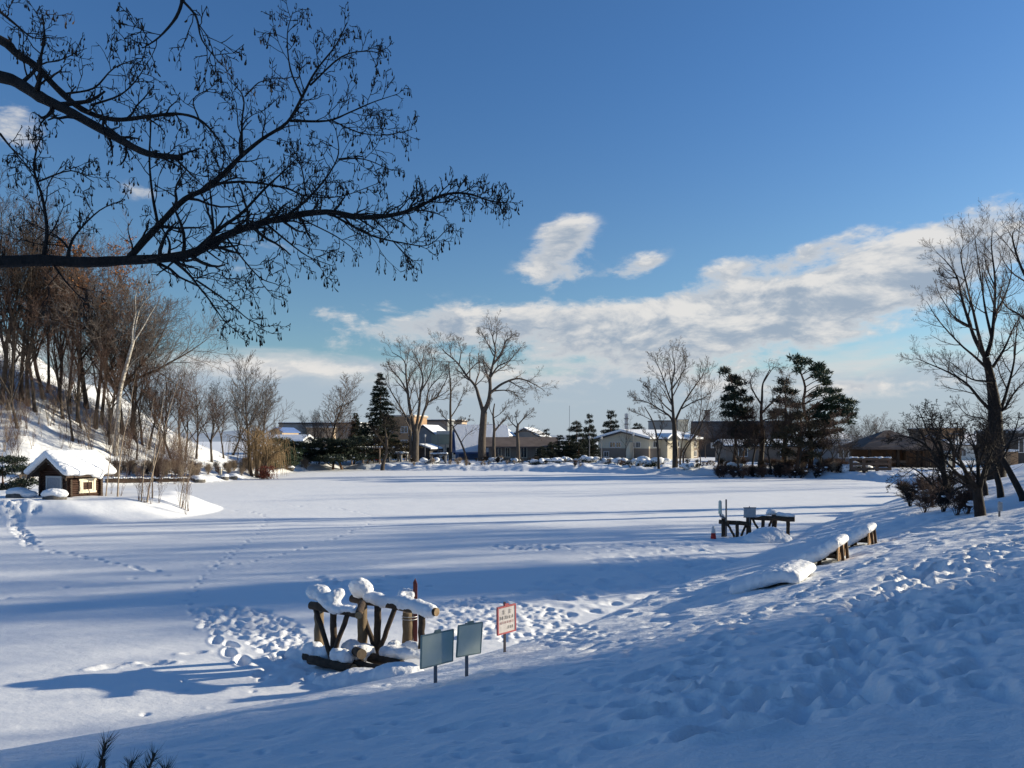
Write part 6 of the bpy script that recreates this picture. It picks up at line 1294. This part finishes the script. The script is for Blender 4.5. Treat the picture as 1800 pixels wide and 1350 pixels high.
house('low_house', 'low wide house with a brown roof and pale windows, right of the tallest elm', 915, 116, 9.6, 7, 2.2, 1.15, 4, 'wall_taupe', 'roof_brown', 'x', None, 0, 0, .8, [('f', -3.6, .6, .8, 1.3), ('f', -2.2, .6, .6, 1.3), ('f', .2, .5, .8, 1.5), ('f', 2.8, .6, 1.4, 1.2)], 'house', frame='cream')
house('gabled_house', 'house with a dark cross gable and grey walls behind the low brown-roofed house', 930, 138, 7.0, 6, 3.6, 1.8, -18, 'wall_grey', 'roof_dark', 'y', None, 0, .2, .4, [('f', 0, 1.6, 1.0, 1.0)], 'house', base_z=.5)
# far right
house('orange_block', 'orange brick block with a dark side wing glimpsed between the cherry branches', 1655, 120, 3.6, 5, 4.9, 0, 8, 'wall_orange', 'wall_orange', 'x', None, 0, .1, .1, [], 'building', flat=True, base_z=.6)
house('dark_block', 'dark flat-roofed block left of the orange one behind the cherry branches', 1640, 124, 5, 5, 4.9, 0, 8, 'wall_dark', 'roof_dark', 'x', None, 0, .1, .1, [], 'building', flat=True, base_z=.6)
house('tall_block', 'dark grey block with panelled front at the right edge behind the elm trunk', 1790, 92, 6.4, 6, 3.1, 0, 3, 'wall_dark', 'wall_grey', 'x', None, 0, .12, .2, [('f', .4, .9, 1.1, 1.6), ('f', 2.2, .9, 1.1, 1.6), ('f', -1.6, .9, 1.1, 1.6)], 'building', flat=True, base_z=1.6)
house('low_house', 'snowy roofed low house far behind the forked cherry branches', 1700, 120, 12, 6, 2.6, 1.4, 6, 'wall_white', 'roof_brown', 'x', None, 0, .25, .4, [('f', -3, .9, 1, 1), ('f', 0, .9, 1, 1), ('f', 3, .9, 1, 1)], 'house', base_z=.6)
house('block', 'far grey block with a dark roof sign over the apartment roof', 1165, 260, 8.5, 8, 9.4, 0, 0, 'wall_grey', 'roof_dark', 'x', None, 0, .1, .1, [], 'building', flat=True, base_z=1)
house('block', 'slim far cream tower over the apartment roof', 1197, 260, 3.6, 6, 9.8, 0, 0, 'cream', 'cream', 'x', None, 0, .1, .1, [], 'building', flat=True, base_z=1)
house('block', 'long pale far building low over the apartment roof', 1150, 240, 24, 8, 4.9, 0, 0, 'wall_grey', 'roof_dark', 'x', None, 0, .3, .1, [], 'building', flat=True, base_z=1)
for (px, Y, top, lab, col, rad) in ((1101, 135, 727, 'white ribbed mast behind the apartment roof', 'white_paint', .5), (1001, 170, 713, 'hair-thin antenna mast above the tiered pines', 'post_grey', .07)):
    b = P(px, 0, Y); b.z = .6; s = empty('mast', b, lab, 'mast'); m = MB(); h = zw(top, Y) - .6; m.box(-rad / 2, rad / 2, -rad / 2, rad / 2, -.5, h); m.build('pole', M[col], s)
    if rad > .2:
        for q in range(5): m = MB(); m.box(-rad * .7, rad * .7, -rad * .7, rad * .7, h - 1.0 - q * 1.0, h - .8 - q * 1.0); m.build('collar', M['concrete'], s)
# lamp posts, poles and wires
for (px, Y, top, lab) in ((1113, 104, 766, 'thin lamp post before the apartment gable'), (1057, 100, 772, 'thin pole at the left corner of the apartment gable'), (1036, 100, 771, 'thin pole among the tiered pines'), (770, 106, 762, 'thin lamp post before the balcony house'), (747, 104, 768, 'thin lamp post left of the balcony house')):
    b = on_ground(px, Y); s = empty('lamp_post', b, lab, 'lamp post'); h = zw(top, Y) - b.z; m = MB(); m.cyl((0, 0, -.3), (0, 0, h), .07, .045, 8); m.build('pole', M['post_grey'], s); m = MB(); m.cyl((0, 0, h), (0, 0, h + .28), .12, .16, 8); m.cyl((0, 0, h + .28), (0, 0, h + .38), .18, .03, 8); m.build('lantern', M['sign_grey'], s)
for (px, Y, top, lab) in ((811, 138, 742, 'utility pole right of the balcony house'), (858, 140, 742, 'utility pole with a turquoise brace behind the tallest elm'), (1677, 112, 757, 'short dark utility pole among the cherry branches'), (1688, 108, 758, 'utility pole with a drum right of the short dark one')):
    b = on_ground(px, Y); s = empty('utility_pole', b, lab, 'utility pole'); h = zw(top, Y) - b.z; m = MB(); m.cyl((0, 0, -.3), (0, 0, h), .14, .10, 8); m.build('pole', M['concrete' if px < 1000 else 'wood_dark'], s); m = MB(); m.box(-.8, .8, -.06, .06, h - .5, h - .38); m.build('crossarm', M['post_grey'], s); m = MB(); m.cyl((.35, -.2, h - 1.5), (.35, -.2, h - .8), .2, n=8); m.build('transformer', M['sign_grey'], s)
# small things on the far shore
def frame_rack(px, Y):
    b = on_ground(px, Y); s = empty('pergola', b, 'wooden pole frame with snow on its long top bar, left of the leaning tree', 'frame')
    for a, c in (((0, 0, -.2), (0, 0, 2.1)), ((.15, 0, 2.0), (.8, 0, -.1)), ((-1.6, .5, -.2), (-1.6, .5, 2.1)), ((2.2, .3, -.2), (2.2, .3, 2.1))): m = MB(); m.cyl(a, c, .085, n=8); m.build('pole', M['post_wood'], s)
    m = MB(); m.cyl((-2.4, .1, 2.1), (2.6, .1, 2.1), .08, n=8); m.build('top_bar', M['post_wood'], s); snow_lump('snow_cap', run((-2.3, .1, 2.22), (2.5, .1, 2.22), 16, .14, .02, random.Random(4), .7), s, .05, .03)
frame_rack(638, 102)
def play_thing(px, Y):
    b = on_ground(px, Y); s = empty('play_structure', b, 'small snow-roofed play structure with red, yellow and blue parts behind the leaning tree', 'playground')
    for x in (-1.1, 1.1):
        for y in (-.6, .6): m = MB(); m.cyl((x, y, -.2), (x, y, 1.9), .05, n=8); m.build('post', M['wall_blue'], s)
    m = MB(); m.prism([(-1.4, 1.9), (1.4, 1.9), (0, 2.5)], -.8, .8, 'y'); m.build('roof', M['snowcap'], s); m = MB(); m.box(-.9, -.3, -.7, -.6, .3, 1.0); m.build('red_panel', M['cone_red'], s)
    ym = material('yellow_paint', (.65, .40, .04), .5); m = MB(); m.box(-1.5, -1.15, -.75, -.65, .2, .9); m.build('yellow_panel', ym, s)
play_thing(672, 108)
for k, (px, Y, w, lab) in enumerate(((694, 108, 2.2, 'right of the leaning tree'), (771, 104, 2.4, 'before the balcony house'), (708, 110, 1.6, 'under the vase-shaped elm'))):
    b = on_ground(px, Y); s = empty('shelter', b, 'low table-like shelter with a thick slab of snow on top, ' + lab, 'shelter', 'low snow-topped shelters below the elms')
    for x in (-w * .4, w * .4): m = MB(); m.box(x - .1, x + .1, -.5, .5, -.2, 1.0); m.build('leg', M['concrete'], s)
    m = MB(); m.box(-w / 2, w / 2, -.6, .6, 1.0, 1.12); m.build('top', M['wall_dark'], s); snow_lump('snow_cap', run((-w * .42, 0, 1.25), (w * .42, 0, 1.25), 8, .30, .04, random.Random(k), .55), s, .06, .05)
# little white sign on the right bank
gs = ground_at(1758, 907); s = empty('notice_board', gs, 'little white board on a thin stake on the right bank, below the leaning trunks', 'sign'); k = gs.y / F
m = MB(); m.box(-3.8 * k, 3.8 * k, -.015, .015, 8 * k, 24 * k); m.build('panel', M['sign_grey'], s, .004); m = MB(); m.box(-.02, .02, .016, .05, -.3, 25 * k); m.build('post', M['post_grey'], s)
gs = ground_at(388, 838); s = empty('stake', gs, 'short pale wooden stake on the bank left of the weeping willow', 'post'); m = MB(); m.box(-.09, .09, -.06, .06, -.2, .75); m.build('stake_board', M['cream'], s); m = MB(); m.box(-.1, .1, -.07, .07, .75, .84); m.build('snow_cap', M['snowcap'], s, .02)
# snow wall and barrier at the right behind the elm
gs = on_ground(1790, 66); s = empty('barrier', gs, 'small orange and white barrier by the elm trunk at the right', 'barrier'); m = MB(); m.box(-.9, -.2, -.3, .3, -.2, 1.3); m.build('body', M['wall_orange'], s, .03); m = MB(); m.box(-.95, -.15, -.33, .33, 1.3, 1.5); m.build('snow_cap', M['snowcap'], s, .05)
print('tris', sum(len(m.loop_triangles) or sum(len(p.vertices) - 2 for p in m.polygons) for m in bpy.data.meshes if m.users))
